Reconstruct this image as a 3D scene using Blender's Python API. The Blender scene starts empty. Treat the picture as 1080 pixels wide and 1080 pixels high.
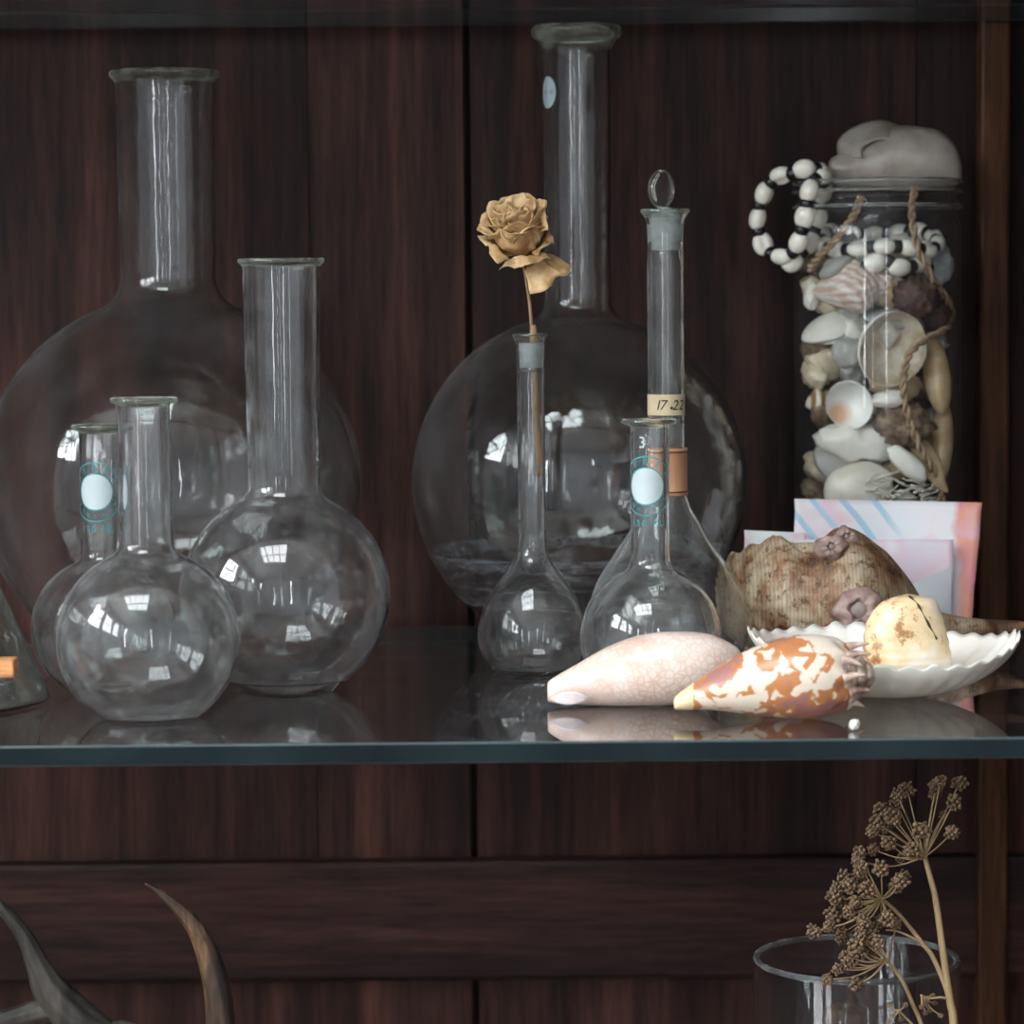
import bpy, bmesh, math, random
from mathutils import Vector, Matrix, noise, Euler
PI = math.pi
scn = bpy.context.scene
COL = scn.collection

# ------------------------------------------------------------------ camera
F = 3000.0
CAM = Vector((0, 0, 0.18))
PITCH = math.atan(220 / F); ROLL = 0.009
fwd = Vector((0, math.cos(PITCH), -math.sin(PITCH)))
right0 = Vector((1, 0, 0)); up0 = Vector((0, math.sin(PITCH), math.cos(PITCH)))
rt = right0 * math.cos(ROLL) - up0 * math.sin(ROLL)
up = up0 * math.cos(ROLL) + right0 * math.sin(ROLL)

def P(px, py, Y):
    """photo point -> world point at distance Y into the cabinet"""
    d = fwd + rt * ((px - 540) / F) + up * ((540 - py) / F)
    return CAM + d * (Y / d.y)
def G(px, py):
    d = fwd + rt * ((px - 540) / F) + up * ((540 - py) / F)
    return CAM + d * (-CAM.z / d.z)
def S(Y): return Y / F

cd = bpy.data.cameras.new('camera'); cam = bpy.data.objects.new('camera', cd); COL.objects.link(cam)
M = Matrix((rt, up, -fwd)).transposed().to_4x4(); M.translation = CAM
cam.matrix_world = M
cd.sensor_width = 36; cd.lens = F / 1080 * 36; cd.clip_start = 0.05; cd.clip_end = 50
cd.dof.use_dof = True; cd.dof.focus_distance = 1.34; cd.dof.aperture_fstop = 10.5
scn.camera = cam

# ------------------------------------------------------------------ materials
def mat(name):
    m = bpy.data.materials.new(name); m.use_nodes = True
    nt = m.node_tree; nt.nodes.clear()
    out = nt.nodes.new('ShaderNodeOutputMaterial')
    return m, nt, out
def N(nt, t, **kw):
    n = nt.nodes.new(t)
    for k, v in kw.items():
        if k[0] == '_': setattr(n, k[1:], v)
        else: n.inputs[k.replace('__', ' ')].default_value = v
    return n
def L(nt, a, b): nt.links.new(a, b)
def ramp(nt, stops, fac=None, interp='LINEAR'):
    r = nt.nodes.new('ShaderNodeValToRGB'); cr = r.color_ramp; cr.interpolation = interp
    while len(cr.elements) < len(stops): cr.elements.new(0.5)
    for e, (p, c) in zip(cr.elements, stops):
        e.position = p; e.color = (c[0], c[1], c[2], 1)
    if fac is not None: L(nt, fac, r.inputs[0])
    return r
def coords(nt, scale=(1, 1, 1), rot=(0, 0, 0), kind='Object'):
    tc = nt.nodes.new('ShaderNodeTexCoord'); mp = nt.nodes.new('ShaderNodeMapping')
    mp.inputs['Scale'].default_value = scale; mp.inputs['Rotation'].default_value = rot
    L(nt, tc.outputs[kind], mp.inputs[0]); return mp.outputs[0]
def nz(nt, vec, scale, detail=4, rough=.55, dist=0):
    n = N(nt, 'ShaderNodeTexNoise', Scale=scale, Detail=detail, Roughness=rough, Distortion=dist)
    L(nt, vec, n.inputs['Vector']); return n.outputs['Fac']
def princ(nt, out, **kw):
    p = N(nt, 'ShaderNodeBsdfPrincipled', **kw); L(nt, p.outputs[0], out.inputs[0]); return p
def bump(nt, p, h, strength, dist=.001):
    b = N(nt, 'ShaderNodeBump', Strength=strength, Distance=dist)
    L(nt, h, b.inputs['Height']); L(nt, b.outputs[0], p.inputs['Normal'])
def srgb(r, g, b):
    f = lambda c: (c / 255 / 12.92) if c / 255 <= .04045 else ((c / 255 + .055) / 1.055) ** 2.4
    return (f(r), f(g), f(b))

def simple(name, rgb, rough=.5, var=.25, scale=60, spec=.4, bmp=.2, coat=0, metal=0):
    m, nt, out = mat(name)
    v = coords(nt)
    f = nz(nt, v, scale, 5)
    c = Vector(rgb)
    r = ramp(nt, [(.3, tuple(c * (1 - var))), (.7, tuple(c * (1 + var)))], f)
    p = princ(nt, out, Roughness=rough, Metallic=metal)
    p.inputs['Specular IOR Level'].default_value = spec
    p.inputs['Coat Weight'].default_value = coat
    L(nt, r.outputs[0], p.inputs['Base Color'])
    if bmp: bump(nt, p, f, bmp)
    return m

def wood(name, dark, mid, light, axis='Z', rough=.42, scale=1.0):
    m, nt, out = mat(name)
    oi = nt.nodes.new('ShaderNodeObjectInfo')
    tc = nt.nodes.new('ShaderNodeTexCoord')
    add = nt.nodes.new('ShaderNodeVectorMath'); add.operation = 'ADD'
    mul = nt.nodes.new('ShaderNodeVectorMath'); mul.operation = 'SCALE'; mul.inputs[3].default_value = 7.0
    cmb = nt.nodes.new('ShaderNodeCombineXYZ')
    for i in range(3): L(nt, oi.outputs['Random'], cmb.inputs[i])
    L(nt, cmb.outputs[0], mul.inputs[0])
    L(nt, tc.outputs['Object'], add.inputs[0]); L(nt, mul.outputs[0], add.inputs[1])
    mp = nt.nodes.new('ShaderNodeMapping')
    s = {'Z': (1, 1, .06), 'X': (.08, 1, 1), 'Y': (1, .06, 1)}[axis]
    mp.inputs['Scale'].default_value = s
    L(nt, add.outputs[0], mp.inputs[0])
    a = nz(nt, mp.outputs[0], 28 * scale, 6, .62, .6)
    b = nz(nt, mp.outputs[0], 260 * scale, 4, .7)
    mp2 = nt.nodes.new('ShaderNodeMapping')
    mp2.inputs['Scale'].default_value = {'Z': (1, 1, .3), 'X': (.3, 1, 1), 'Y': (1, .3, 1)}[axis]
    L(nt, add.outputs[0], mp2.inputs[0])
    c = nz(nt, mp2.outputs[0], 7 * scale, 3)
    r = ramp(nt, [(.28, dark), (.5, mid), (.74, light)], a)
    r2 = ramp(nt, [(.34, (.30, .30, .33)), (.62, (1.25, 1.2, 1.2))], b)
    r3 = ramp(nt, [(.3, (.62, .6, .62)), (.7, (1.3, 1.25, 1.2))], c)
    m1 = N(nt, 'ShaderNodeMix', _data_type='RGBA', _blend_type='MULTIPLY'); m1.inputs[0].default_value = .75
    L(nt, r.outputs[0], m1.inputs[6]); L(nt, r2.outputs[0], m1.inputs[7])
    m2 = N(nt, 'ShaderNodeMix', _data_type='RGBA', _blend_type='MULTIPLY'); m2.inputs[0].default_value = 1
    L(nt, m1.outputs[2], m2.inputs[6]); L(nt, r3.outputs[0], m2.inputs[7])
    # per-board tone
    mr = N(nt, 'ShaderNodeMapRange'); mr.inputs[3].default_value = .78; mr.inputs[4].default_value = 1.25
    L(nt, oi.outputs['Random'], mr.inputs[0])
    m3 = nt.nodes.new('ShaderNodeVectorMath'); m3.operation = 'SCALE'
    L(nt, m2.outputs[2], m3.inputs[0]); L(nt, mr.outputs[0], m3.inputs[3])
    p = princ(nt, out, Roughness=rough)
    p.inputs['Specular IOR Level'].default_value = .16
    L(nt, m3.outputs[0], p.inputs['Base Color'])
    bump(nt, p, b, .15, .0006)
    return m

W_DARK = wood('dark_mahogany', (.008, .0036, .0035), (.036, .0150, .0125), (.105, .043, .032), rough=.5)
W_DARKX = wood('dark_mahogany_rail', (.007, .004, .0045), (.024, .0105, .0102), (.060, .026, .022), 'X', .5)
W_POST = wood('brown_post_wood', (.04, .018, .009), (.09, .040, .019), (.14, .066, .031))
W_TAN = wood('pale_wood', (.42, .2, .08), (.6, .31, .13), (.7, .4, .18), 'X', .5, 1.5)

def glass_mat(name, tint=(1, 1, 1), dust=.02, dscale=60, ior=1.47, lo=.45, hi=.75, dcol=(.75, .78, .8), wavy=.22):
    """clear glass with a thin uneven film of dust and bright edges painted in"""
    m, nt, out = mat(name)
    g = N(nt, 'ShaderNodeBsdfGlass', Roughness=0.0, IOR=ior); g.inputs['Color'].default_value = (*tint, 1)
    if wavy:   # hand blown glass is never quite even
        wv = nz(nt, coords(nt, (1, 1, .45)), 55, 3, .5, .5)
        bp = N(nt, 'ShaderNodeBump', Strength=wavy, Distance=.0012); L(nt, wv, bp.inputs['Height']); L(nt, bp.outputs[0], g.inputs['Normal'])
    d = N(nt, 'ShaderNodeBsdfDiffuse'); d.inputs['Color'].default_value = (*dcol, 1)
    v = coords(nt); f = nz(nt, v, dscale, 6, .65)
    mr = N(nt, 'ShaderNodeMapRange'); mr.inputs[1].default_value = lo; mr.inputs[2].default_value = hi
    mr.inputs[3].default_value = dust * .3; mr.inputs[4].default_value = dust * 2.2
    L(nt, f, mr.inputs[0])
    # dust film gains at a slant, painting bright edge light into the colour
    lw = N(nt, 'ShaderNodeLayerWeight', Blend=.5)
    inv = N(nt, 'ShaderNodeMath', _operation='SUBTRACT'); inv.inputs[0].default_value = 1.07; L(nt, lw.outputs['Facing'], inv.inputs[1])
    dv = N(nt, 'ShaderNodeMath', _operation='DIVIDE'); dv.use_clamp = True
    L(nt, mr.outputs[0], dv.inputs[0]); L(nt, inv.outputs[0], dv.inputs[1])
    mx = nt.nodes.new('ShaderNodeMixShader')
    L(nt, dv.outputs[0], mx.inputs[0]); L(nt, g.outputs[0], mx.inputs[1]); L(nt, d.outputs[0], mx.inputs[2])
    L(nt, mx.outputs[0], out.inputs[0])
    return m
GLASS = glass_mat('flask_glass', (.985, .992, .99), .021)
GLASS_OLD = glass_mat('old_flask_glass', (.975, .982, .97), .035, 30)
GLASS_BIG = glass_mat('big_flask_glass', (.985, .99, .985), .010, 25, wavy=.3)
GLASS_RIM = glass_mat('rim_highlight_glass', (.93, .96, .92), .08, 80, wavy=0, dcol=(.72, .78, .70))  # heavier greenish film paints the light caught along the flask rims

def sheet_mat(name, tint, f0=.04, rough=0.0, dust=.0):
    """thin clear sheet: lets light straight through, reflects more at grazing angles"""
    m, nt, out = mat(name)
    t = N(nt, 'ShaderNodeBsdfTransparent'); t.inputs[0].default_value = (*tint, 1)
    g = N(nt, 'ShaderNodeBsdfGlossy', Roughness=rough); g.inputs[0].default_value = (1, 1, 1, 1)
    lw = N(nt, 'ShaderNodeLayerWeight', Blend=.5)
    pw = N(nt, 'ShaderNodeMath', _operation='POWER'); pw.inputs[1].default_value = 5
    L(nt, lw.outputs['Facing'], pw.inputs[0])
    mr = N(nt, 'ShaderNodeMapRange'); mr.inputs[3].default_value = f0; mr.inputs[4].default_value = 1
    L(nt, pw.outputs[0], mr.inputs[0])
    mx = nt.nodes.new('ShaderNodeMixShader')
    L(nt, mr.outputs[0], mx.inputs[0]); L(nt, t.outputs[0], mx.inputs[1]); L(nt, g.outputs[0], mx.inputs[2])
    last = mx
    if dust:
        d = N(nt, 'ShaderNodeBsdfDiffuse'); d.inputs['Color'].default_value = (.7, .74, .75, 1)
        f = nz(nt, coords(nt), 40, 6, .7)
        m2 = N(nt, 'ShaderNodeMapRange'); m2.inputs[1].default_value = .4; m2.inputs[2].default_value = .8
        m2.inputs[3].default_value = dust * .4; m2.inputs[4].default_value = dust * 2
        L(nt, f, m2.inputs[0])
        mx2 = nt.nodes.new('ShaderNodeMixShader')
        L(nt, m2.outputs[0], mx2.inputs[0]); L(nt, mx.outputs[0], mx2.inputs[1]); L(nt, d.outputs[0], mx2.inputs[2])
        last = mx2
    L(nt, last.outputs[0], out.inputs[0])
    return m
SHEET = sheet_mat('shelf_glass', (.93, .96, .955), .04, 0, .006)
JARG = sheet_mat('jar_glass', (.97, .98, .98), .018, 0, .008)
VASEG = sheet_mat('vase_glass', (.97, .98, .98), .018, 0, .006)

def edge_mat():
    m, nt, out = mat('green_shelf_edge')
    v = coords(nt, (1, 1, 1)); f = nz(nt, v, 18, 4)
    r = ramp(nt, [(.3, (.0035, .008, .010)), (.7, (.010, .020, .023))], f)
    p = princ(nt, out, Roughness=.12); p.inputs['Specular IOR Level'].default_value = .25
    L(nt, r.outputs[0], p.inputs['Base Color']); return m
EDGE = edge_mat()
EDGE_L = simple('ground_edge_bevel', (.06, .085, .085), .25, .3, 30, .5, 0)

def frost_mat(name='frosted_glass', a=.5, col=(.62, .66, .66)):
    m, nt, out = mat(name)
    t = N(nt, 'ShaderNodeBsdfTransparent'); t.inputs[0].default_value = (.95, .97, .97, 1)
    d = N(nt, 'ShaderNodeBsdfDiffuse'); d.inputs[0].default_value = (*col, 1)
    f = nz(nt, coords(nt), 300, 3)
    mr = N(nt, 'ShaderNodeMapRange'); mr.inputs[1].default_value = .3; mr.inputs[2].default_value = .7
    mr.inputs[3].default_value = a - .08; mr.inputs[4].default_value = a + .08
    L(nt, f, mr.inputs[0])
    mx = nt.nodes.new('ShaderNodeMixShader')
    L(nt, mr.outputs[0], mx.inputs[0]); L(nt, t.outputs[0], mx.inputs[1]); L(nt, d.outputs[0], mx.inputs[2])
    L(nt, mx.outputs[0], out.inputs[0]); return m
FROST = frost_mat()
def pale_band_mat():
    m, nt, out = mat('pale_bluish_band')
    t = N(nt, 'ShaderNodeBsdfTransparent')
    d = N(nt, 'ShaderNodeBsdfDiffuse'); d.inputs[0].default_value = (.5, .56, .66, 1)
    f = nz(nt, coords(nt, (1, 1, 5)), 130, 6, .7)
    r = ramp(nt, [(.42, (.02, .02, .02)), (.66, (.5, .5, .5))], f)
    mx = nt.nodes.new('ShaderNodeMixShader')
    L(nt, r.outputs[0], mx.inputs[0]); L(nt, t.outputs[0], mx.inputs[1]); L(nt, d.outputs[0], mx.inputs[2])
    L(nt, mx.outputs[0], out.inputs[0]); return m
PALE_BAND = pale_band_mat()
TEAL = simple('teal_print', (.03, .27, .28), .5, .2, 500, .3, 0)
DISC = simple('pale_enamel', (.44, .52, .53), .45, .04, 100, .4, 0)
DISC_FAR = simple('dull_enamel', (.42, .52, .55), .45, .04, 100, .4, 0)

def shell_mat(name, stops, scale=60, rough=.32, stretch=(1, 1, 1), detail=5, dist=0, bmp=.15, extra=None, coat=.15, sub=0.0):
    m, nt, out = mat(name)
    v = coords(nt, stretch); f = nz(nt, v, scale, detail, .6, dist)
    r = ramp(nt, stops, f)
    col = r.outputs[0]
    if extra: col = extra(nt, col)
    p = princ(nt, out, Roughness=rough); p.inputs['Specular IOR Level'].default_value = .45
    p.inputs['Coat Weight'].default_value = coat; p.inputs['Coat Roughness'].default_value = .2
    L(nt, col, p.inputs['Base Color'])
    if bmp: bump(nt, p, f, bmp, .0008)
    return m

def mixcol(nt, fac, a, b, mode='MIX'):
    m = N(nt, 'ShaderNodeMix', _data_type='RGBA', _blend_type=mode)
    for i, x in ((0, fac), (6, a), (7, b)):
        if isinstance(x, (int, float)): m.inputs[i].default_value = x
        elif isinstance(x, tuple): m.inputs[i].default_value = (*x, 1)
        else: L(nt, x, m.inputs[i])
    return m.outputs[2]

def cowrie_extra(nt, col):
    v = coords(nt, (1, 1, 1))
    vo = N(nt, 'ShaderNodeTexVoronoi', Scale=330, _feature='DISTANCE_TO_EDGE'); L(nt, v, vo.inputs['Vector'])
    r = ramp(nt, [(.03, (.52, .30, .22)), (.16, (.80, .68, .60))], vo.outputs['Distance'])
    big = nz(nt, v, 26, 3)
    f = ramp(nt, [(.35, (.1, .1, .1)), (.65, (.42, .42, .42))], big)
    return mixcol(nt, f.outputs[0], col, r.outputs[0])
M_COWRIE = shell_mat('freckled_pink_shell', [(.3, (.56, .38, .29)), (.5, (.72, .59, .51)), (.7, (.78, .71, .65))], 38, .3, extra=cowrie_extra, bmp=.06, dist=.8)

def volute_extra(nt, col):
    v = coords(nt, (1, 1, 1))
    w = nt.nodes.new('ShaderNodeVectorMath'); w.operation = 'ADD'
    nn = N(nt, 'ShaderNodeTexNoise', Scale=90, Detail=3); L(nt, v, nn.inputs['Vector'])
    sc = nt.nodes.new('ShaderNodeVectorMath'); sc.operation = 'SCALE'; sc.inputs[3].default_value = .011
    L(nt, nn.outputs['Color'], sc.inputs[0]); L(nt, v, w.inputs[0]); L(nt, sc.outputs[0], w.inputs[1])
    vo = N(nt, 'ShaderNodeTexVoronoi', Scale=120, _feature='DISTANCE_TO_EDGE'); L(nt, w.outputs[0], vo.inputs['Vector'])
    big = nz(nt, w.outputs[0], 48, 2, .5, .6)
    sub = N(nt, 'ShaderNodeMath', _operation='ADD'); 
    mul = N(nt, 'ShaderNodeMath', _operation='MULTIPLY'); mul.inputs[1].default_value = -.42
    L(nt, vo.outputs['Distance'], mul.inputs[0]); L(nt, mul.outputs[0], sub.inputs[0]); L(nt, big, sub.inputs[1])
    cream = (.74, .64, .52); rim = (.50, .20, .07); core = (.36, .17, .15)
    r = ramp(nt, [(.0, cream), (.395, cream), (.415, rim), (.475, rim), (.53, core), (1, core)], sub.outputs[0])
    return r.outputs[0]
M_VOLUTE = shell_mat('cream_shell_with_orange_tents', [(.3, (.8, .7, .55)), (.7, (.85, .75, .6))], 30, .28, extra=volute_extra, bmp=.04)
M_VTIP = shell_mat('yellow_shell_tip', [(.3, (.75, .6, .3)), (.7, (.82, .70, .48))], 30, .3)
M_VSPIRE = shell_mat('purple_brown_spire', [(.35, (.16, .08, .075)), (.5, (.5, .36, .28)), (.7, (.78, .68, .58))], 90, .35)

def conch_extra(nt, col):
    v = coords(nt, (1, 1, 1))
    st = N(nt, 'ShaderNodeTexWave', Scale=170, Distortion=2.5, Detail=2, _bands_direction='X'); L(nt, v, st.inputs['Vector'])
    st.inputs['Detail Scale'].default_value = 2
    r = ramp(nt, [(.2, (.62, .55, .46)), (.6, (1.1, 1.1, 1.08))], st.outputs['Fac'])
    sp = nz(nt, v, 200, 4, .7)
    r2 = ramp(nt, [(.36, (.3, .2, .13)), (.47, (1, 1, 1))], sp)
    c = mixcol(nt, .45, col, r.outputs[0], 'MULTIPLY')
    c = mixcol(nt, .9, c, r2.outputs[0], 'MULTIPLY')
    return c
M_CONCH = shell_mat('weathered_brown_shell', [(.34, (.085, .045, .028)), (.45, (.24, .13, .068)), (.53, (.33, .25, .165)), (.68, (.52, .44, .32))], 48, .6, (1, 1, .5), 6, .4, .6, conch_extra, 0)
M_BARN = shell_mat('mauve_barnacle', [(.35, (.17, .10, .085)), (.65, (.38, .27, .23))], 90, .55)
M_BARN_IN = shell_mat('grey_barnacle_hollow', [(.35, (.16, .13, .11)), (.65, (.3, .26, .22))], 90, .6)
M_SCALLOP = shell_mat('white_scallop', [(.3, (.60, .60, .50)), (.7, (.80, .79, .72))], 40, .4, bmp=.1)
M_SCALLOP_IN = shell_mat('white_scallop_inside', [(.3, (.74, .66, .55)), (.6, (.84, .82, .77))], 18, .25, bmp=.03)
def clam_extra(nt, col):
    v = coords(nt)
    sp = nz(nt, v, 170, 6, .75)
    big = nz(nt, v, 40, 2)
    a = N(nt, 'ShaderNodeMath', _operation='ADD'); L(nt, sp, a.inputs[0]); L(nt, big, a.inputs[1])
    r = ramp(nt, [(.455, (.45, .25, .11)), (.50, (1, 1, 1))], N_half(nt, a.outputs[0]))
    return mixcol(nt, .9, col, r.outputs[0], 'MULTIPLY')
def N_half(nt, x):
    n = N(nt, 'ShaderNodeMath', _operation='MULTIPLY'); n.inputs[1].default_value = .55; L(nt, x, n.inputs[0]); return n.outputs[0]
M_CLAM = shell_mat('yellow_clam_shell', [(.35, (.66, .45, .22)), (.5, (.78, .62, .38)), (.66, (.82, .77, .68))], 40, .42, extra=clam_extra, bmp=.15)
M_CRACK = simple('dark_hinge_line', (.03, .022, .02), .6)
M_WHITE = shell_mat('white_shell', [(.3, (.70, .65, .56)), (.7, (.88, .85, .79))], 60, .4)
M_CUP = shell_mat('white_cup_shell', [(.3, (.78, .76, .71)), (.7, (.85, .84, .81))], 40, .3, bmp=.05)
def cup_extra(nt, col):
    mp = coords(nt, (1, 1, 1)); sub = nt.nodes.new('ShaderNodeVectorMath'); sub.operation = 'SUBTRACT'; sub.inputs[1].default_value = (-.005, .004, .008)
    ln = nt.nodes.new('ShaderNodeVectorMath'); ln.operation = 'LENGTH'; L(nt, mp, sub.inputs[0]); L(nt, sub.outputs[0], ln.inputs[0])
    mr = N(nt, 'ShaderNodeMapRange'); mr.inputs[1].default_value = .0035; mr.inputs[2].default_value = .0085; mr.inputs[3].default_value = .8; mr.inputs[4].default_value = 0
    L(nt, ln.outputs['Value'], mr.inputs[0]); return mixcol(nt, mr.outputs[0], col, (.62, .30, .12))
M_CUPIN = shell_mat('cup_shell_inside', [(.3, (.74, .72, .66)), (.7, (.84, .83, .79))], 40, .3, extra=cup_extra, bmp=.05)
M_ORANGE = shell_mat('orange_stain', [(.3, (.55, .25, .1)), (.7, (.78, .55, .38))], 90, .4)
M_GREY = shell_mat('grey_shell', [(.3, (.27, .26, .24)), (.7, (.50, .48, .44))], 50, .4)
M_BLUE = shell_mat('bluish_clam', [(.3, (.27, .29, .30)), (.7, (.52, .53, .52))], 60, .4)
M_TAN = shell_mat('tan_snail_shell', [(.3, (.50, .40, .26)), (.7, (.68, .59, .43))], 50, .35)
M_CLAMIN = shell_mat('cream_clam_inside', [(.34, (.36, .24, .13)), (.48, (.56, .48, .35)), (.66, (.74, .72, .64))], 60, .35)
M_CREAM = shell_mat('cream_shell', [(.3, (.58, .52, .43)), (.7, (.76, .72, .64))], 50, .4)
M_BROWN = shell_mat('rough_brown_stone', [(.35, (.07, .04, .025)), (.55, (.2, .13, .08)), (.7, (.36, .27, .18))], 160, .8, bmp=.8, coat=0)
M_DKRED = shell_mat('dark_red_shell', [(.35, (.035, .018, .015)), (.6, (.12, .06, .045)), (.75, (.22, .12, .09))], 120, .6, bmp=.8, coat=0)
def rib_extra(nt, col):
    v = coords(nt)
    st = N(nt, 'ShaderNodeTexWave', Scale=95, Distortion=3, Detail=2, _bands_direction='DIAGONAL'); L(nt, v, st.inputs['Vector'])
    r = ramp(nt, [(.35, (.50, .30, .22)), (.6, (.74, .68, .60))], st.outputs['Fac'])
    return mixcol(nt, .6, col, r.outputs[0])
M_PINK = shell_mat('pink_ribbed_shell', [(.35, (.52, .38, .31)), (.65, (.76, .70, .62))], 60, .45, extra=rib_extra, bmp=.3)
def stripe_extra(nt, col):
    st = N(nt, 'ShaderNodeTexWave', Scale=60, Distortion=1.5, Detail=1, _bands_direction='X'); L(nt, coords(nt), st.inputs['Vector'])
    r = ramp(nt, [(.3, (.30, .16, .07)), (.45, (.62, .50, .22)), (.6, (.74, .68, .60))], st.outputs['Fac'])
    return r.outputs[0]
M_STRIPE = shell_mat('striped_snail_shell', [(.3, (.5, .4, .3)), (.7, (.7, .6, .5))], 50, .4, extra=stripe_extra)
M_YELL = shell_mat('yellow_brown_shell', [(.35, (.40, .25, .12)), (.65, (.66, .53, .33))], 60, .45)
M_BEADS = shell_mat('glossy_cowrie_bead', [(.33, (.60, .38, .16)), (.42, (.80, .74, .56)), (.52, (.88, .87, .82))], 150, .2, coat=.5, bmp=.02)
M_BLACK = simple('black_bead', (.008, .008, .009), .3, .2, 60, .5, .1)
M_BIGSH = shell_mat('grey_pink_sea_shell', [(.3, (.22, .18, .15)), (.5, (.36, .32, .28)), (.7, (.46, .42, .37))], 45, .38, bmp=.35)
M_TWINE = shell_mat('jute_twine', [(.35, (.24, .15, .085)), (.65, (.46, .33, .21))], 300, .85, (1, 1, .4), bmp=.8, coat=0)
M_CORAL = shell_mat('bleached_coral', [(.35, (.55, .50, .40)), (.65, (.75, .71, .62))], 200, .7, coat=0)
M_DARKHOLE = simple('dark_aperture', (.05, .03, .022), .7)
M_PETAL = shell_mat('dried_petal', [(.3, (.36, .19, .075)), (.5, (.55, .36, .17)), (.7, (.68, .50, .28))], 110, .65, detail=6, bmp=.5, coat=0)
M_STEM = shell_mat('dried_rose_stem', [(.3, (.16, .095, .045)), (.7, (.34, .22, .12))], 150, .7, (1, 1, .3), bmp=.4, coat=0)
M_USTEM = shell_mat('straw_stem', [(.3, (.30, .20, .10)), (.7, (.52, .38, .20))], 120, .6, (1, 1, .2), bmp=.3, coat=0)
M_SEED = shell_mat('brown_seed_head', [(.3, (.085, .05, .03)), (.5, (.21, .135, .08)), (.7, (.38, .25, .15))], 400, .8, bmp=.6, coat=0)
def antler_mat(name, d, m_, l):
    return shell_mat(name, [(.35, d), (.5, m_), (.68, l)], 70, .6, (1, 1, .22), 6, .3, .8, coat=0)
M_ANT1 = antler_mat('grey_antler', (.016, .013, .011), (.045, .038, .032), (.10, .085, .07))
M_ANT2 = antler_mat('brown_antler', (.014, .010, .008), (.065, .036, .02), (.26, .135, .06))

def paper_mat(name, stops, scale, seed, stretch=(1, 1, 1)):
    m, nt, out = mat(name)
    v = coords(nt, stretch, (0, seed * .4, 0))
    f = nz(nt, v, scale, 3, .45, .8)
    r = ramp(nt, stops, f)
    p = princ(nt, out, Roughness=.7); L(nt, r.outputs[0], p.inputs['Base Color']); return m
PW = (.82, .84, .84)
M_PAPER_WHITE = simple('white_card', (.74, .77, .79), .7, .03, 60, .2, 0)
M_LILAC = paper_mat('lilac_watercolour', [(.35, PW), (.5, (.72, .66, .74)), (.62, (.78, .60, .68)), (.75, PW)], 30, 3)

# ------------------------------------------------------------------ mesh helpers
def tag(o, label=None, cat=None, group=None, kind=None):
    if label: o['label'] = label
    if cat: o['category'] = cat
    if group: o['group'] = group
    if kind: o['kind'] = kind
    return o
def root(name, loc, label, cat, group=None):
    o = bpy.data.objects.new(name, None); COL.objects.link(o); o.location = loc
    o.empty_display_size = .01
    return tag(o, label, cat, group)
def org(o):
    v = Vector((0, 0, 0))
    while o is not None: v += o.location; o = o.parent
    return v
def link(name, me, mats, parent=None, loc=None, smooth=True):
    if not isinstance(mats, (list, tuple)): mats = [mats]
    for m in mats: me.materials.append(m)
    if smooth:
        me.polygons.foreach_set('use_smooth', [True] * len(me.polygons))
    o = bpy.data.objects.new(name, me); COL.objects.link(o)
    if parent: o.parent = parent
    if loc is not None: o.location = loc
    return o
def build(name, verts, faces, mats, parent=None, smooth=True, fm=None, origin=None):
    """verts in WORLD coordinates"""
    if parent is not None: og = org(parent); loc = Vector((0, 0, 0))
    else:
        if origin is None:
            n = len(verts); c = sum((Vector(v) for v in verts), Vector()) / n
            c.z = min(v[2] for v in verts); origin = c
        og = Vector(origin); loc = og
    me = bpy.data.meshes.new(name)
    me.from_pydata([tuple(Vector(v) - og) for v in verts], [], faces)
    bm = bmesh.new(); bm.from_mesh(me)
    bmesh.ops.recalc_face_normals(bm, faces=bm.faces); bm.to_mesh(me); bm.free()
    if fm: me.polygons.foreach_set('material_index', fm)
    return link(name, me, mats, parent, loc, smooth)
class MB:
    def __init__(s): s.v = []; s.f = []; s.m = []
    def add(s, v, f, mi=0):
        k = len(s.v); s.v += [Vector(x) for x in v]; s.f += [[i + k for i in q] for q in f]; s.m += [mi] * len(f)
    def box(s, a, b, mi=0):
        (x0, y0, z0), (x1, y1, z1) = a, b
        s.add([(x0, y0, z0), (x1, y0, z0), (x1, y1, z0), (x0, y1, z0), (x0, y0, z1), (x1, y0, z1), (x1, y1, z1), (x0, y1, z1)],
              [(0, 3, 2, 1), (4, 5, 6, 7), (0, 1, 5, 4), (1, 2, 6, 5), (2, 3, 7, 6), (3, 0, 4, 7)], mi)
    def build(s, name, mats, parent=None, smooth=True, origin=None):
        return build(name, s.v, s.f, mats, parent, smooth, s.m, origin)
def bevbox(name, a, b, m, parent=None, bev=.002, origin=None):
    mb = MB(); mb.box(a, b); o = mb.build(name, m, parent, False, origin)
    md = o.modifiers.new('bevel', 'BEVEL'); md.width = bev; md.segments = 2; md.limit_method = 'NONE'
    return o
def lathe_vf(prof, c, seg=96, closed=False):
    """prof: list of (r,z); c = world base point. r==0 gives a pole"""
    vs, fs, rows = [], [], []
    for r, z in prof:
        if r <= 1e-7:
            vs.append((c[0], c[1], c[2] + z)); rows.append([len(vs) - 1])
        else:
            k = len(vs)
            for i in range(seg):
                a = 2 * PI * i / seg
                vs.append((c[0] + r * math.cos(a), c[1] + r * math.sin(a), c[2] + z))
            rows.append(list(range(k, k + seg)))
    pairs = list(zip(rows[:-1], rows[1:]))
    if closed: pairs.append((rows[-1], rows[0]))
    for A, B in pairs:
        if len(A) == 1 and len(B) == 1: continue
        for i in range(seg):
            j = (i + 1) % seg
            if len(A) == 1: fs.append((A[0], B[i], B[j]))
            elif len(B) == 1: fs.append((A[i], A[j], B[0]))
            else: fs.append((A[i], A[j], B[j], B[i]))
    return vs, fs
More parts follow.
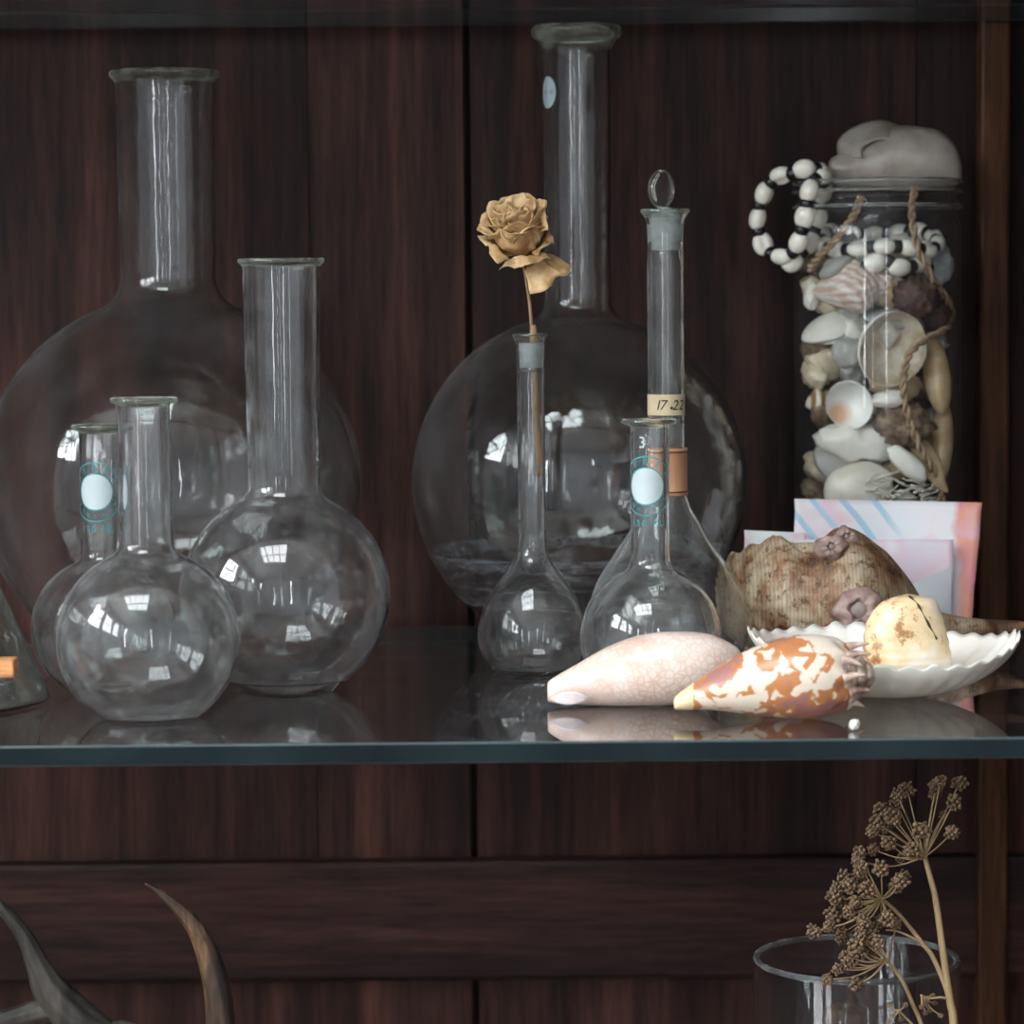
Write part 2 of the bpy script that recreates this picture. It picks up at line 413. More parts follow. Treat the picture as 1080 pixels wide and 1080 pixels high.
def grid_vf(fn, nu, nv, cu=False, cv=False):
    vs = [fn(i / (nu if cu else nu - 1), j / (nv if cv else nv - 1)) for i in range(nu) for j in range(nv)]
    fs = []
    for i in range(nu if cu else nu - 1):
        for j in range(nv if cv else nv - 1):
            a, b = i, (i + 1) % nu; c, d = j, (j + 1) % nv
            fs.append((a * nv + c, b * nv + c, b * nv + d, a * nv + d))
    return vs, fs
def crom(pts, n):
    """catmull-rom through tuples"""
    pts = [Vector(p) for p in pts]; out = []
    m = len(pts) - 1
    for i in range(n):
        t = i / (n - 1) * m; k = min(int(t), m - 1); u = t - k
        p0 = pts[max(k - 1, 0)]; p1 = pts[k]; p2 = pts[k + 1]; p3 = pts[min(k + 2, m)]
        out.append(.5 * ((2 * p1) + (p2 - p0) * u + (2 * p0 - 5 * p1 + 4 * p2 - p3) * u * u + (3 * p1 - p0 - 3 * p2 + p3) * u ** 3))
    return out
def tube_vf(path, rad, seg=10, cap=True):
    path = [Vector(p) for p in path]; n = len(path)
    if not hasattr(rad, '__len__'): rad = [rad] * n
    vs, fs = [], []
    nrm = None
    for i, p in enumerate(path):
        t = (path[min(i + 1, n - 1)] - path[max(i - 1, 0)]).normalized()
        if nrm is None:
            nrm = t.orthogonal().normalized()
        nrm = (nrm - t * nrm.dot(t)).normalized(); b = t.cross(nrm)
        for k in range(seg):
            a = 2 * PI * k / seg
            vs.append(p + (nrm * math.cos(a) + b * math.sin(a)) * rad[i])
    for i in range(n - 1):
        for k in range(seg):
            j = (k + 1) % seg
            fs.append((i * seg + k, i * seg + j, (i + 1) * seg + j, (i + 1) * seg + k))
    if cap:
        fs.append(tuple(range(seg - 1, -1, -1))); fs.append(tuple(range((n - 1) * seg, n * seg)))
    return vs, fs
def blob_vf(c, r3, rot=None, amp=.12, freq=2.2, seed=0, n=20, power=1.0):
    rot = rot or Matrix.Identity(3); c = Vector(c)
    def fn(u, v):
        th = PI * v; ph = 2 * PI * u
        d = Vector((math.sin(th) * math.cos(ph), math.sin(th) * math.sin(ph), math.cos(th)))
        k = 1 + amp * noise.noise(d * freq + Vector((seed, seed * 1.7, 0))) * 2
        return c + rot @ Vector((d.x * r3[0] * k, d.y * r3[1] * k, d.z * r3[2] * k))
    return grid_vf(fn, n * 2, n, True, False)

# ------------------------------------------------------------------ the room
WALLM = simple('pale_plaster', (.58, .61, .64), .9, .05, 8, .2, .1)
FLOORM = wood('floor_wood', (.10, .06, .04), (.2, .12, .08), (.3, .2, .13), 'Y', .5, .2)
CEILM = simple('white_ceiling', (.62, .63, .64), .9, .03, 8, .2, 0)
FRAMEM = simple('white_window_paint', (.7, .7, .68), .5, .04, 20, .4, 0)
RX0, RX1, RY0, RY1, RZ0, RZ1 = -1.9, 2.0, -2.4, 1.70, -.95, 1.75
def struct(name, mb, m):
    o = mb.build(name, m, smooth=False); return tag(o, kind='structure')
mb = MB(); mb.box((RX0 - .15, RY0 - .15, RZ0 - .1), (RX1 + .15, RY1 + .15, RZ0)); struct('floor', mb, FLOORM)
mb = MB(); mb.box((RX0 - .15, RY1, RZ0), (RX1 + .15, RY1 + .1, RZ1)); struct('wall_back', mb, WALLM)
mb = MB(); mb.box((RX1, RY0 - .1, RZ0), (RX1 + .1, RY1, RZ1)); struct('wall_right', mb, WALLM)
def wall_open(name, axis, pos, th, a0, a1, z0, z1, holes):
    """wall in plane axis=pos with rectangular holes (a,b,zlo,zhi)"""
    mb = MB()
    def bx(a, b, c, d):
        if b - a < 1e-4 or d - c < 1e-4: return
        if axis == 'x': mb.box((pos - th, a, c), (pos, b, d))
        elif axis == 'y': mb.box((a, pos - th, c), (b, pos, d))
        else: mb.box((a, c, pos), (b, d, pos + th))
    cur = a0
    for (a, b, c, d) in sorted(holes):
        bx(cur, a, z0, z1); bx(a, b, z0, c); bx(a, b, d, z1); cur = b
    bx(cur, a1, z0, z1)
    return struct(name, mb, CEILM if axis == 'z' else WALLM)
WIN_L = [(-1.75, -1.0, .60, 1.46), (-.82, -.07, .60, 1.46), (.11, .86, .60, 1.46)]
WIN_F = [(-1.72, -1.52, -.2, 1.45), (-.75, -.65, -.2, 1.1), (.52, .66, -.2, 1.45)]
SKY_L = [(-1.0, .05, -.7, .4)]
wall_open('wall_left', 'x', RX0, .12, RY0 - .1, RY1, RZ0, RZ1, WIN_L)
wall_open('wall_front', 'y', RY0, .12, RX0, RX1, RZ0, RZ1, WIN_F)
wall_open('ceiling', 'z', RZ1, .12, RX0 - .15, RX1 + .15, RY0 - .15, RY1 + .15, SKY_L)
wn = 0
def window(axis, pos, h, nx, nz_, power_k, col=(.93, .965, 1.0)):
    global wn; wn += 1
    a, b, c, d = h; mb = MB(); w = .022
    def bar(a0, a1, c0, c1):
        if axis == 'x': mb.box((pos - .08, a0, c0), (pos - .045, a1, c1))
        elif axis == 'y': mb.box((a0, pos - .08, c0), (a1, pos - .045, c1))
        else: mb.box((a0, c0, pos + .045), (a1, c1, pos + .08))
    bar(a, a + w * 1.6, c, d); bar(b - w * 1.6, b, c, d); bar(a, b, c, c + w * 1.6); bar(a, b, d - w * 1.6, d)
    for i in range(1, nx): x = a + (b - a) * i / nx; bar(x - w / 2, x + w / 2, c, d)
    for i in range(1, nz_): z = c + (d - c) * i / nz_; bar(a, b, z - w / 2, z + w / 2)
    struct('window_%d' % wn, mb, FRAMEM)
    ld = bpy.data.lights.new('daylight', 'AREA'); ld.shape = 'RECTANGLE'
    ld.size = b - a; ld.size_y = d - c; ld.color = col
    ld.energy = power_k * PI * (b - a) * (d - c)
    lo = bpy.data.objects.new('daylight', ld); COL.objects.link(lo)
    if axis == 'x': lo.location = (pos - .13, (a + b) / 2, (c + d) / 2); lo.rotation_euler = Vector((-1, 0, 0)).to_track_quat('Z', 'Y').to_euler()
    elif axis == 'y': lo.location = ((a + b) / 2, pos - .13, (c + d) / 2); lo.rotation_euler = Vector((0, -1, 0)).to_track_quat('Z', 'Y').to_euler()
    else: lo.location = ((a + b) / 2, (c + d) / 2, pos + .13)
for h in WIN_L: window('x', RX0, h, 4, 2, 25)
for h in WIN_F: window('y', RY0, h, 1, 3, 26)
for h in SKY_L: window('z', RZ1, h, 4, 2, 14)

# ------------------------------------------------------------------ cabinet
YB = 1.605; CX0, CX1 = -.92, .30; CZ0, CZ1 = RZ0, .54; YF = 1.12
X = lambda px, Y=YB: (px - 540) * Y / F
cab = root('display_cabinet', (-.3, 1.4, RZ0), 'dark mahogany display cabinet with plank back and brown corner post', 'cabinet')
edges = [CX0, -.62, -.40, X(-150), X(330), X(493)]
for a, b in zip(edges[:-1], edges[1:]):
    bevbox('back_board', (a + .0001, YB, CZ0 + .05), (b - .0001, YB + .018, CZ1), W_DARK, cab, .0004)
edges = [X(500), X(968), CX1]
for a, b in zip(edges[:-1], edges[1:]):
    bevbox('back_board', (a + .0001, YB + .002, CZ0 + .05), (b - .0004, YB + .020, CZ1), W_DARK, cab, .0004)
mb = MB(); mb.box((CX0, YB + .02, CZ0), (CX1, YB + .03, CZ1)); mb.build('backing_sheet', W_DARK, cab, False)
zt = P(540, 903, YB).z; zb = P(540, 1029, YB).z
bevbox('back_rail', (CX0, YB - .012, zb), (CX1, YB + .001, zt), W_DARKX, cab, .003)
bevbox('corner_post', (X(1029), YB - .018, CZ0 + .05), (X(1060), YB, CZ1), W_POST, cab, .002)
bevbox('side_panel', (CX1 - .006, YF + .03, CZ0 + .05), (CX1 + .014, YB + .03, CZ1), W_DARK, cab, .001)
bevbox('side_panel', (CX0 - .02, YF, CZ0), (CX0, YB + .03, CZ1), W_DARK, cab, .001)
bevbox('front_post', (CX1 - .004, YF - .01, CZ0), (CX1 + .02, YF + .03, CZ1), W_DARK, cab, .002)
bevbox('top_board', (CX0 - .03, YF - .02, CZ1), (CX1 + .03, YB + .03, CZ1 + .03), W_DARKX, cab, .003)
bevbox('bottom_board', (CX0, YF, CZ0), (CX1, YB + .03, CZ0 + .05), W_DARKX, cab, .003)

def glass_shelf(z, label):
    y0, y1, x0, x1, r, th = 1.161, 1.583, CX0 + .001, CX1 - .010, .006, .0088
    # rounded rectangle slab with a narrow ground bevel on the front edge
    pts = []
    for cx, cy, a0 in ((x1 - r, y0 + r, -90), (x1 - r, y1 - r, 0), (x0 + r, y1 - r, 90), (x0 + r, y0 + r, 180)):
        for k in range(7):
            a = math.radians(a0 + k * 15); pts.append((cx + r * math.cos(a), cy + r * math.sin(a)))
    n = len(pts); bv = .0008
    def inset(p, d):
        cx = (x0 + x1) / 2; cy = (y0 + y1) / 2
        return (p[0] - math.copysign(d, p[0] - cx), p[1] - math.copysign(d, p[1] - cy))
    rows = [(0, bv), (bv, 0), (th - bv, 0), (th, bv)]
    vs = []
    for zz, d in rows:
        for p in pts:
            q = inset(p, d); vs.append((q[0], q[1], z - th + zz))
    fs, fm = [], []
    for k in range(3):
        for i in range(n):
            j = (i + 1) % n
            fs.append((k * n + i, k * n + j, (k + 1) * n + j, (k + 1) * n + i)); fm.append(1 if k == 1 else 2)
    fs.append(tuple(range(n - 1, -1, -1))); fm.append(0)
    fs.append(tuple(range(3 * n, 4 * n))); fm.append(0)
    o = build('glass_shelf', vs, fs, [SHEET, EDGE, EDGE_L], None, False, fm, origin=((x0 + x1) / 2, (y0 + y1) / 2, z - th))
    return tag(o, label, 'shelf')
glass_shelf(0, 'clear glass shelf with dark green front edge carrying the flasks and shells')
glass_shelf(.333 + .0088, 'upper glass shelf seen from below at the top of the photo')
glass_shelf(-.42, 'lowest glass shelf under the antlers and the glass vase')

# ------------------------------------------------------------------ flasks
def offset_in(prof, t):
    out = []
    n = len(prof)
    for i in range(n):
        a = Vector(prof[max(i - 1, 0)]); b = Vector(prof[min(i + 1, n - 1)])
        d = (b - a)
        if d.length < 1e-9: continue
        d.normalize(); nrm = Vector((-d.y, d.x))
        tt = t[i] if hasattr(t, '__len__') else t
        q = Vector(prof[i]) + nrm * tt
        out.append((max(q.x, 0), q.y))
    return out
def round_profile(R, c, fr, nr, top, rim_r, rim_h, fil, nr_top=None, lip=None):
    """outer profile in px units above the base: flat bottom radius fr, bulb radius R centred at c"""
    nr_top = nr_top or nr
    a0 = -math.acos(min(fr / R, 1)); pts = [(0, .0), (fr * .55, .0), (fr * .8, .1)]
    zoff = c + R * math.sin(a0)
    pts.append((fr * .93, zoff + .25 * R * .03))
    a1 = math.acos((nr + fil) / R)
    for i in range(1, 61):
        a = a0 + (a1 - a0) * i / 60; pts.append((R * math.cos(a), c + R * math.sin(a)))
    A = Vector(pts[-1]); T = Vector((-math.sin(a1), math.cos(a1)))
    k = (A.x - nr) / max(-T.x, 1e-6); B = A + T * k
    Cc = Vector((nr, B.y + fil * 1.1))
    for i in range(1, 13):
        t = i / 12; p = A * (1 - t) ** 2 + B * 2 * t * (1 - t) + Cc * t * t; pts.append((p.x, p.y))
    zt = top - rim_h
    for i in range(1, 25):
        t = i / 24; pts.append((nr + (nr_top - nr) * t, Cc.y + (zt - rim_h * 1.2 - Cc.y) * t))
    lipb = zt
    for i in range(1, 9):
        t = i / 8; pts.append((nr_top + (rim_r - nr_top) * t ** 2.2, zt - rim_h * 1.2 + rim_h * 1.2 * t))
    return pts
def close_rim(outer, t, rim_h, floor_t=None):
    inner = offset_in(outer, t)
    floor_t = floor_t or (t if not hasattr(t, '__len__') else t[0])
    inner = [(r, max(z, floor_t)) for r, z in inner]
    ox, oz = outer[-1]; ix = inner[-1][0]
    rim = []
    for i in range(1, 8):
        a = -PI / 2 + PI * i / 7 * .93
        rim.append((ox + rim_h * .30 * math.cos(a), oz + rim_h * .5 + rim_h * .5 * math.sin(a)))
    # inner mouth follows the flare
    inn = [(min(r, 1e9), z) for r, z in inner]
    last = inn[-1]
    inn[-1] = (ox - rim_h * .3, oz + rim_h * .8)
    prof = outer + rim + inn[::-1]
    prof[-1] = (0, prof[-1][1])
    return prof
def place_base(cx, Y):
    b = G(cx, 320 + 540 / Y); b = Vector((b.x, b.y, 0))
    # solve exact depth
    for _ in range(4):
        pass
    X_ = P(cx, 320 + 540 / Y, Y).x
    return Vector((X_, Y, .0002))
def axis_x(cx_top, cx_base, Y): return P(cx_base, 600, Y).x
def scale_prof(p, s): return [(r * s, z * s) for r, z in p]
def base_py(cx, Y):
    # photo row of the shelf point at depth Y below cx
    lo, hi = 400, 1000
    for _ in range(50):
        m = (lo + hi) / 2
        if P(cx, m, Y).z > 0: lo = m
        else: hi = m
    return lo
def flask(name, label, cat, cx, Y, outer_px, t_px, rim_h, glass, seg=112, group=None, mb_extra=None):
    s = S(Y); b = Vector((P(cx, 600, Y).x, Y, .0002))
    r = root(name, b, label, cat, group)
    prof = scale_prof(close_rim(outer_px, t_px, rim_h), s)
    vs, fs = lathe_vf(prof, b, seg)
    n0 = len(outer_px) - 7; n1 = len(outer_px) + 9; row = lambda k: k // seg
    g = build('glass_body', vs, fs, [glass, GLASS_RIM], r, True, [1 if n0 <= row(k) < n1 else 0 for k in range(len(fs))])
    return r, b, s
def ring_z(py, cx, Y): return P(cx, py, Y).z
def hh(py, cx, Y): return P(cx, py, Y).z / S(Y)    # height above shelf in px units

# big round flask at left
Y = 1.49; cx = 183
pr = round_profile(200, hh(512, cx, Y), 105, 50, hh(76, cx, Y), 56, 6, 24, 51.5)
fl1, b1, s1 = flask('round_bottom_flask', 'very large clear round flask with wide neck at far left, back row', 'flask', cx, Y, pr, 3.2, 6, GLASS_BIG, 160)
# big round flask in the middle
Y = 1.508; cx = 612
pr = round_profile(177, hh(508, cx, Y), 70, 35, hh(26, cx, Y), 44, 14, 18, 35.5)
fl2, b2, s2 = flask('round_bottom_flask', 'very large round flask with tall narrow neck standing behind the dried rose', 'flask', cx, Y, pr, 3.2, 12, GLASS_BIG, 160)
# medium flask
Y = 1.3235; cx = 304
pr = round_profile(111, hh(628, cx, Y), 62, 37.5, hh(274, cx, Y), 44, 4, 14, 40.5)
fl3, b3, s3 = flask('flat_bottom_flask', 'medium clear round flask with tall neck in front of the largest left flask', 'flask', 301, Y, pr, 3.0, 5, GLASS, 128)
# front left flask
Y = 1.2385; cx = 155
pr = round_profile(97, hh(675, cx, Y), 50, 28.5, hh(421, cx, Y), 34, 4, 12, 27)
fl4, b4, s4 = flask('flat_bottom_flask', 'small clear round flask without print, nearest the shelf edge at left', 'flask', cx, Y, pr, 2.8, 5, GLASS, 128)
# two printed flasks
def badge(parent, base, s, neck_r_px, zc, ang0, disc_rx, ring_r, second, text_dir=1, col=TEAL):
    """printing wrapped round the neck; zc in px above the base"""
    rr = (neck_r_px + .35) * s
    def W(x, y):          # flat print coordinates (px) -> neck surface
        a = ang0 + x / neck_r_px
        return Vector((base.x + rr * math.sin(a), base.y - rr * math.cos(a), base.z + (zc + y) * s))
    # enamel disc
    vs, fs = [W(0, 0)], []
    n = 48; rings = 10
    for k in range(1, rings + 1):
        for i in range(n):
            a = 2 * PI * i / n; vs.append(W(disc_rx * k / rings * math.cos(a), disc_rx * k / rings * math.sin(a)))
    for i in range(n):
        fs.append((0, 1 + i, 1 + (i + 1) % n))
        for k in range(rings - 1):
            fs.append((1 + k * n + i, 1 + (k + 1) * n + i, 1 + (k + 1) * n + (i + 1) % n, 1 + k * n + (i + 1) % n))
    d = build('enamel_disc', vs, fs, DISC, parent)
    mbt = MB()
    def ann(r0, r1):
        v, f = [], []
        m = 72
        for i in range(m):
            a = 2 * PI * i / m
            for q in (r0, r1): v.append(W(q * math.cos(a), q * math.sin(a)))
        for i in range(m):
            j = (i + 1) % m; f.append((2 * i, 2 * i + 1, 2 * j + 1, 2 * j))
        mbt.add(v, f)
    ann(disc_rx, disc_rx + 1.3); ann(ring_r - .6, ring_r + .6)
    def glyph(ch, size, x, y, rot):
        v, f = text_mesh(ch, size)
        c, sn = math.cos(rot), math.sin(rot)
        mbt.add([W(x + p[0] * c - p[1] * sn, y + p[0] * sn + p[1] * c) for p in v], f)
    gap = (disc_rx + 1.3 + ring_r) / 2
    for i, ch in enumerate('PYREX'):
        th = math.radians((2 - i) * 30); glyph(ch, 9.5, -gap * math.sin(th), gap * math.cos(th), th)
    for i, ch in enumerate('ENGLAND'):
        th = math.radians((i - 3) * 19); glyph(ch, 5.5, gap * math.sin(th), -gap * math.cos(th), th)
    for i, ch in enumerate(second):
        if ch != ' ': glyph(ch, 9.5, -15 + i * 6.4, -ring_r - 8, 0)
    build('teal_print', mbt.v, mbt.f, col, parent, False)
_tm = {}
def text_mesh(ch, size):
    if ch not in _tm:
        cu = bpy.data.curves.new('glyph', 'FONT'); cu.body = ch; cu.size = 1; cu.align_x = 'CENTER'; cu.align_y = 'CENTER'
        cu.resolution_u = 3
        ob = bpy.data.objects.new('glyph', cu); COL.objects.link(ob)
        dg = bpy.context.evaluated_depsgraph_get(); me = bpy.data.meshes.new_from_object(ob.evaluated_get(dg))
        v = [(p.co.x, p.co.y) for p in me.vertices]; f = [tuple(p.vertices) for p in me.polygons]
        bpy.data.objects.remove(ob); bpy.data.curves.remove(cu); bpy.data.meshes.remove(me)
        ys = [q[1] for q in v]; xs = [q[0] for q in v]
        cy = (min(ys) + max(ys)) / 2; cx_ = (min(xs) + max(xs)) / 2
        v = [(q[0] - cx_, q[1] - cy) for q in v]
        _tm[ch] = (v, f)
    v, f = _tm[ch]; return [(q[0] * size, q[1] * size) for q in v], f

Y = 1.317; cx = 108
pr = round_profile(76, hh(663, cx, Y), 44, 21.5, hh(449, cx, Y), 29, 4, 9, 22)
fl5, b5, s5 = flask('flat_bottom_flask', 'small printed flask with pale disc on its neck, left group, behind the front one', 'flask', cx, Y, pr, 2.4, 4.5, GLASS, 112)
badge(fl5, b5, s5, 21.8, hh(518, cx, Y), -.14, 18.5, 31, '150 ML.')
Y = 1.3075; cx = 686
pr = round_profile(75, hh(672, cx, Y), 44, 20.5, hh(443, cx, Y), 28, 4, 12, 20.5)
fl6, b6, s6 = flask('flat_bottom_flask', 'small printed flask with pale disc on its neck, behind the pink shell', 'flask', cx, Y, pr, 2.8, 4.5, GLASS, 112)
badge(fl6, b6, s6, 20.7, hh(512, cx, Y), -.26, 19, 31, '150 ML.')
# hand-scratched 3 high on that neck
v3, f3 = text_mesh('3', 17)
rr = 20.9 * s6
build('scratched_number', [(b6.x + rr * math.sin(-.45 + x / 20.7), b6.y - rr * math.cos(-.45 + x / 20.7), b6.z + (hh(466, 686, 1.3075) + y) * s6) for x, y in v3], f3, DISC, fl6, False)
# pale oval mark on the tall big flask
n = 40; vs = [(0, 0)] + [(12.5 * math.cos(2 * PI * i / n), 16.5 * math.sin(2 * PI * i / n)) for i in range(n)]
rr = 35.9 * s2; a0 = -1.03
build('enamel_disc', [(b2.x + rr * math.sin(a0 + x / 35.5), b2.y - rr * math.cos(a0 + x / 35.5), b2.z + (hh(99, 612, 1.508) + y) * s2) for x, y in vs],
      [(0, 1 + i, 1 + (i + 1) % n) for i in range(n)], DISC_FAR, fl2, False)
# patchy pale bluish bands round the inside of the tall big flask
def band(parent, base, s, c, R, z0, z1, name='pale_ring', m=PALE_BAND, wob=2.5):
    def fn(u, v):
        a = 2 * PI * u; z = z0 + (z1 - z0) * v + wob * noise.noise(Vector((math.cos(a) * 2, math.sin(a) * 2, z0)))
        r = math.sqrt(max(R * R - (z - c) ** 2, 1)) - 3.9
        return Vector((base.x + r * s * math.cos(a), base.y + r * s * math.sin(a), base.z + z * s))
    vs, fs = grid_vf(fn, 120, 6, True, False)
    return build(name, vs, fs, m, parent)
cz = hh(508, 612, 1.508)
band(fl2, b2, s2, cz, 177, cz - 84, cz - 72)
band(fl2, b2, s2, cz, 177, cz - 124, cz - 114)
band(fl2, b2, s2, cz, 176.6, cz - 74, cz - 71)
band(fl2, b2, s2, cz, 176.6, cz - 104, cz - 101)

# rose flask (narrow volumetric)
def free_profile(pts, n=110):
    return [(p.x, p.y) for p in crom([(a, b) for a, b in pts], n)]
Y = 1.385; cx = 561.5; h = lambda py: hh(py, cx, Y)
rawp = [(0, 0), (26, 0), (38, 1), (47, h(703)), (55, h(690)), (58.5, h(672)), (56.5, h(655)), (49, h(635)), (38, h(616)), (26, h(600)), (18, h(588)), (15, h(574)), (14.6, h(550)), (14.6, h(480)), (14.8, h(400)), (14.6, h(390)), (15, h(375)), (15.8, h(362)), (18, h(356))]
fl7, b7, s7 = flask('volumetric_flask', 'small pear shaped flask with long thin neck holding the dried rose', 'flask', cx, Y, free_profile(rawp, 130), 2.4, 3.5, GLASS, 96)
def sleeve(parent, base, s, r0, r1, z0, z1, m=FROST, name='frosted_joint'):
    prof = [(r0 * s, z0 * s), (r1 * s, z1 * s), ((r1 - .5) * s, z1 * s), ((r0 - .5) * s, z0 * s)]
    vs, fs = lathe_vf(prof, base, 48, True)
    return build(name, vs, fs, m, parent)
sleeve(fl7, b7, s7, 11.9, 12.6, h(388), h(362))

# stoppered tall flask
Y = 1.385; cx = 704; h = lambda py: hh(py, cx, Y)
rawp = [(0, 0), (45, 0), (62, 1), (76, h(694)), (84, h(678)), (86, h(660)), (83, h(640)), (76, h(618)), (66, h(600)), (54, h(582)), (43, h(566)), (33, h(548)), (25, h(534)), (21, h(520)), (19.6, h(500)), (19.3, h(440)), (19.2, h(300)), (19.2, h(275)), (18.6, h(262)), (19, h(245)), (20.5, h(232)), (24.5, h(225))]
fl8, b8, s8 = flask('volumetric_flask', 'tall stoppered flask with very long neck, paper label and tan band', 'flask', 703.5, Y, free_profile(rawp, 150), 2.8, 4, GLASS_OLD, 112)
sleeve(fl8, b8, s8, 15.4, 17.2, h(264), h(230))
# stopper: ground plug and flattened oval finger grip
vs, fs = lathe_vf([(0, h(262) * s8), (14.6 * s8, h(262) * s8), (16.3 * s8, h(232) * s8), (15 * s8, h(226) * s8), (8 * s8, h(222) * s8), (5.5 * s8, h(219) * s8), (0, h(218.5) * s8)], b8, 40)
st = build('glass_stopper', vs, fs, frost_mat('ground_stopper', .3), fl8)
cg = Vector((b8.x - 4 * s8, b8.y, b8.z + h(200) * s8)); ang = math.radians(40)
def grip(u, v):
    th = PI * v; ph = 2 * PI * u
    d = Vector((math.sin(th) * math.cos(ph), math.sin(th) * math.sin(ph), math.cos(th)))
    x = d.x * 17; y = d.y * 9.5; z = d.z * 20.5
    y *= 1 - .45 * max(0, 1 - (x * x / 150 + z * z / 220))
    return cg + Vector((x * math.cos(ang) - y * math.sin(ang), x * math.sin(ang) + y * math.cos(ang), z)) * s8
vs, fs = grid_vf(grip, 48, 32, True, False)
build('stopper_grip', vs, fs, GLASS_OLD, st)
# paper label with the handwritten number
LABELM = simple('yellowed_paper', (.50, .42, .27), .8, .12, 150, .2, .1)
rl = 19.8
def lab(u, v): 
    a = -PI * .62 + PI * 1.24 * u
    return Vector((b8.x + rl * s8 * math.sin(a), b8.y - rl * s8 * math.cos(a), b8.z + (h(438) + (h(416) - h(438)) * v) * s8))
vs, fs = grid_vf(lab, 40, 4); lb = build('paper_label', vs, fs, LABELM, fl8)
INK = simple('black_ink', (.02, .018, .02), .7, .1, 50, .2, 0)
mbt = MB(); xx = -9
for ch, adv in (('1', 5.5), ('7', 8), ('.', 5), ('2', 8), ('2', 8)):
    v, f = text_mesh(ch, 26 if ch == '.' else 15); dy = -3 if ch == '.' else 0
    mbt.add([(b8.x + (rl + .3) * s8 * math.sin((xx + x + .25 * y) / rl), b8.y - (rl + .3) * s8 * math.cos((xx + x + .25 * y) / rl), b8.z + (h(427) + y + dy) * s8) for x, y in v], f)
    xx += adv
build('handwritten_number', mbt.v, mbt.f, INK, lb, False)
TANB = simple('tan_leather', (.42, .22, .12), .6, .2, 40, .3, .2)
prof = [(r * s8, h(p) * s8) for r, p in [(21.3, 523), (22.4, 522.5), (22.6, 519), (22.0, 517.5), (22.2, 500), (22, 479), (22.6, 477), (22.2, 473), (21.3, 472.5)]]
vs, fs = lathe_vf(prof, b8, 64, True); bd = build('tan_band', vs, fs, TANB, fl8)
DKL = simple('dark_stitch_line', (.09, .04, .025), .7)
for p in (476.5, 518.5):
    vs, fs = lathe_vf([(r * s8, h(p + q) * s8) for r, q in ((22.2, .8), (22.8, .8), (22.8, -.8), (22.2, -.8))], b8, 64, True)
    build('dark_line', vs, fs, DKL, bd)

# conical flask at the left border
Y = 1.29; cx = -75
s = S(Y); bc = Vector((P(cx, 600, Y).x, Y, .0002))
op = [(0, 0), (100, 0), (116, 1), (125, 5), (124.5, 12), (116, 30), (75, 122), (42, 195), (30, 225), (26, 250), (26, 300), (27, 318), (32, 322)]
pts = [(0, 0), (100, 0), (118, .6), (125, 4)] + [(123 - 85 * i / 24, 10 + 196 * i / 24) for i in range(25)] + [(31, 225), (26.5, 245), (26, 270), (26, 310), (27, 320), (32, 324)]
rc, bc, sc_ = flask('conical_flask', 'clear conical flask cut off by the left border', 'flask', cx, Y, pts, 3, 5, glass_mat('greenish_flask_glass', (.95, .985, .965), .007), 128)

# wooden rack, only the end of its bar in view
Y = 1.212
rk = root('wooden_rack', P(-35, 600, Y).xy.to_3d(), 'pale wooden rack whose bar end pokes in at the left border', 'rack')
a = P(17, 713, Y); b = P(17, 694, Y)
bevbox('top_bar', (P(-90, 700, Y).x, Y - .006, a.z), (a.x, Y + .006, b.z), W_TAN, rk, .0008)
for px in (-30, -85):
    x = P(px, 700, Y).x
    bevbox('leg', (x - .004, Y - .005, .004), (x + .004, Y + .005, a.z), W_TAN, rk, .0006)
bevbox('base_bar', (P(-95, 700, Y).x, Y - .012, .0002), (P(-12, 700, Y).x, Y + .012, .006), W_TAN, rk, .0008)

# ------------------------------------------------------------------ dried rose
rnd = random.Random(5)
Y = 1.385; s = S(Y)
rose = root('dried_rose', P(569, 505, Y), 'dried tan rose with curled petals standing in the thin necked flask', 'flower')
path = crom([P(571, 502, Y + .002), P(566, 440, Y + .003), P(563, 380, Y + .001), P(561, 350, Y), P(558, 315, Y), P(552, 276, Y), P(549, 262, Y)], 40)
vs, fs = tube_vf(path, [(.0021 if i < 12 else .0013 if i < 20 else .00085) for i in range(40)], 10)
stem = build('stem', vs, fs, M_STEM, rose)
# cut stub beside the stem in the mouth
vs, fs = tube_vf([P(564, 372, Y), P(563, 352, Y), P(562, 343, Y)], [.0016, .0018, .0014], 10)
build('stem_stub', vs, fs, M_STEM, stem)
ax = Vector((-.16, -.50, .84)).normalized()
e1 = ax.cross(Vector((0, 1, 0))).normalized(); e2 = ax.cross(e1)
C0 = P(552, 268, Y)
def petal(i, phi, rad, h, w, flare, curl, seed, droop=0):
    def fn(u, v):
        uu = (u - .5) * 2
        ww = w * (math.sin(PI * min(v * .62 + .06, 1)) ** .7)
        a = phi + uu * ww / max(rad, .003)
        edge = 1 - .22 * abs(uu) ** 2.5
        r = rad * (min(v * 2.2, 1) ** .6) + flare * v ** 2.5
        hh_ = h * v * edge - droop * v * v
        tip = max(0, v - .72) / .28
        r += curl * tip ** 1.5 * (1 + .6 * math.sin(uu * 5 + seed)); hh_ -= curl * .45 * tip ** 2
        nn = noise.noise_vector(Vector((uu * 1.6 + seed, v * 2.2, seed * .37))) * .0030 * (v ** .7)
        nn += noise.noise_vector(Vector((uu * 4 + seed, v * 5, seed))) * .0016 * v
        return C0 + ax * hh_ + (e1 * math.cos(a) + e2 * math.sin(a)) * r + nn
    vs, fs = grid_vf(fn, 22, 18)
    o = build('petal', vs, fs, M_PETAL, rose)
    sd = o.modifiers.new('thick', 'SOLIDIFY'); sd.thickness = .00025
    return o
GA = 2.39996
k = 0
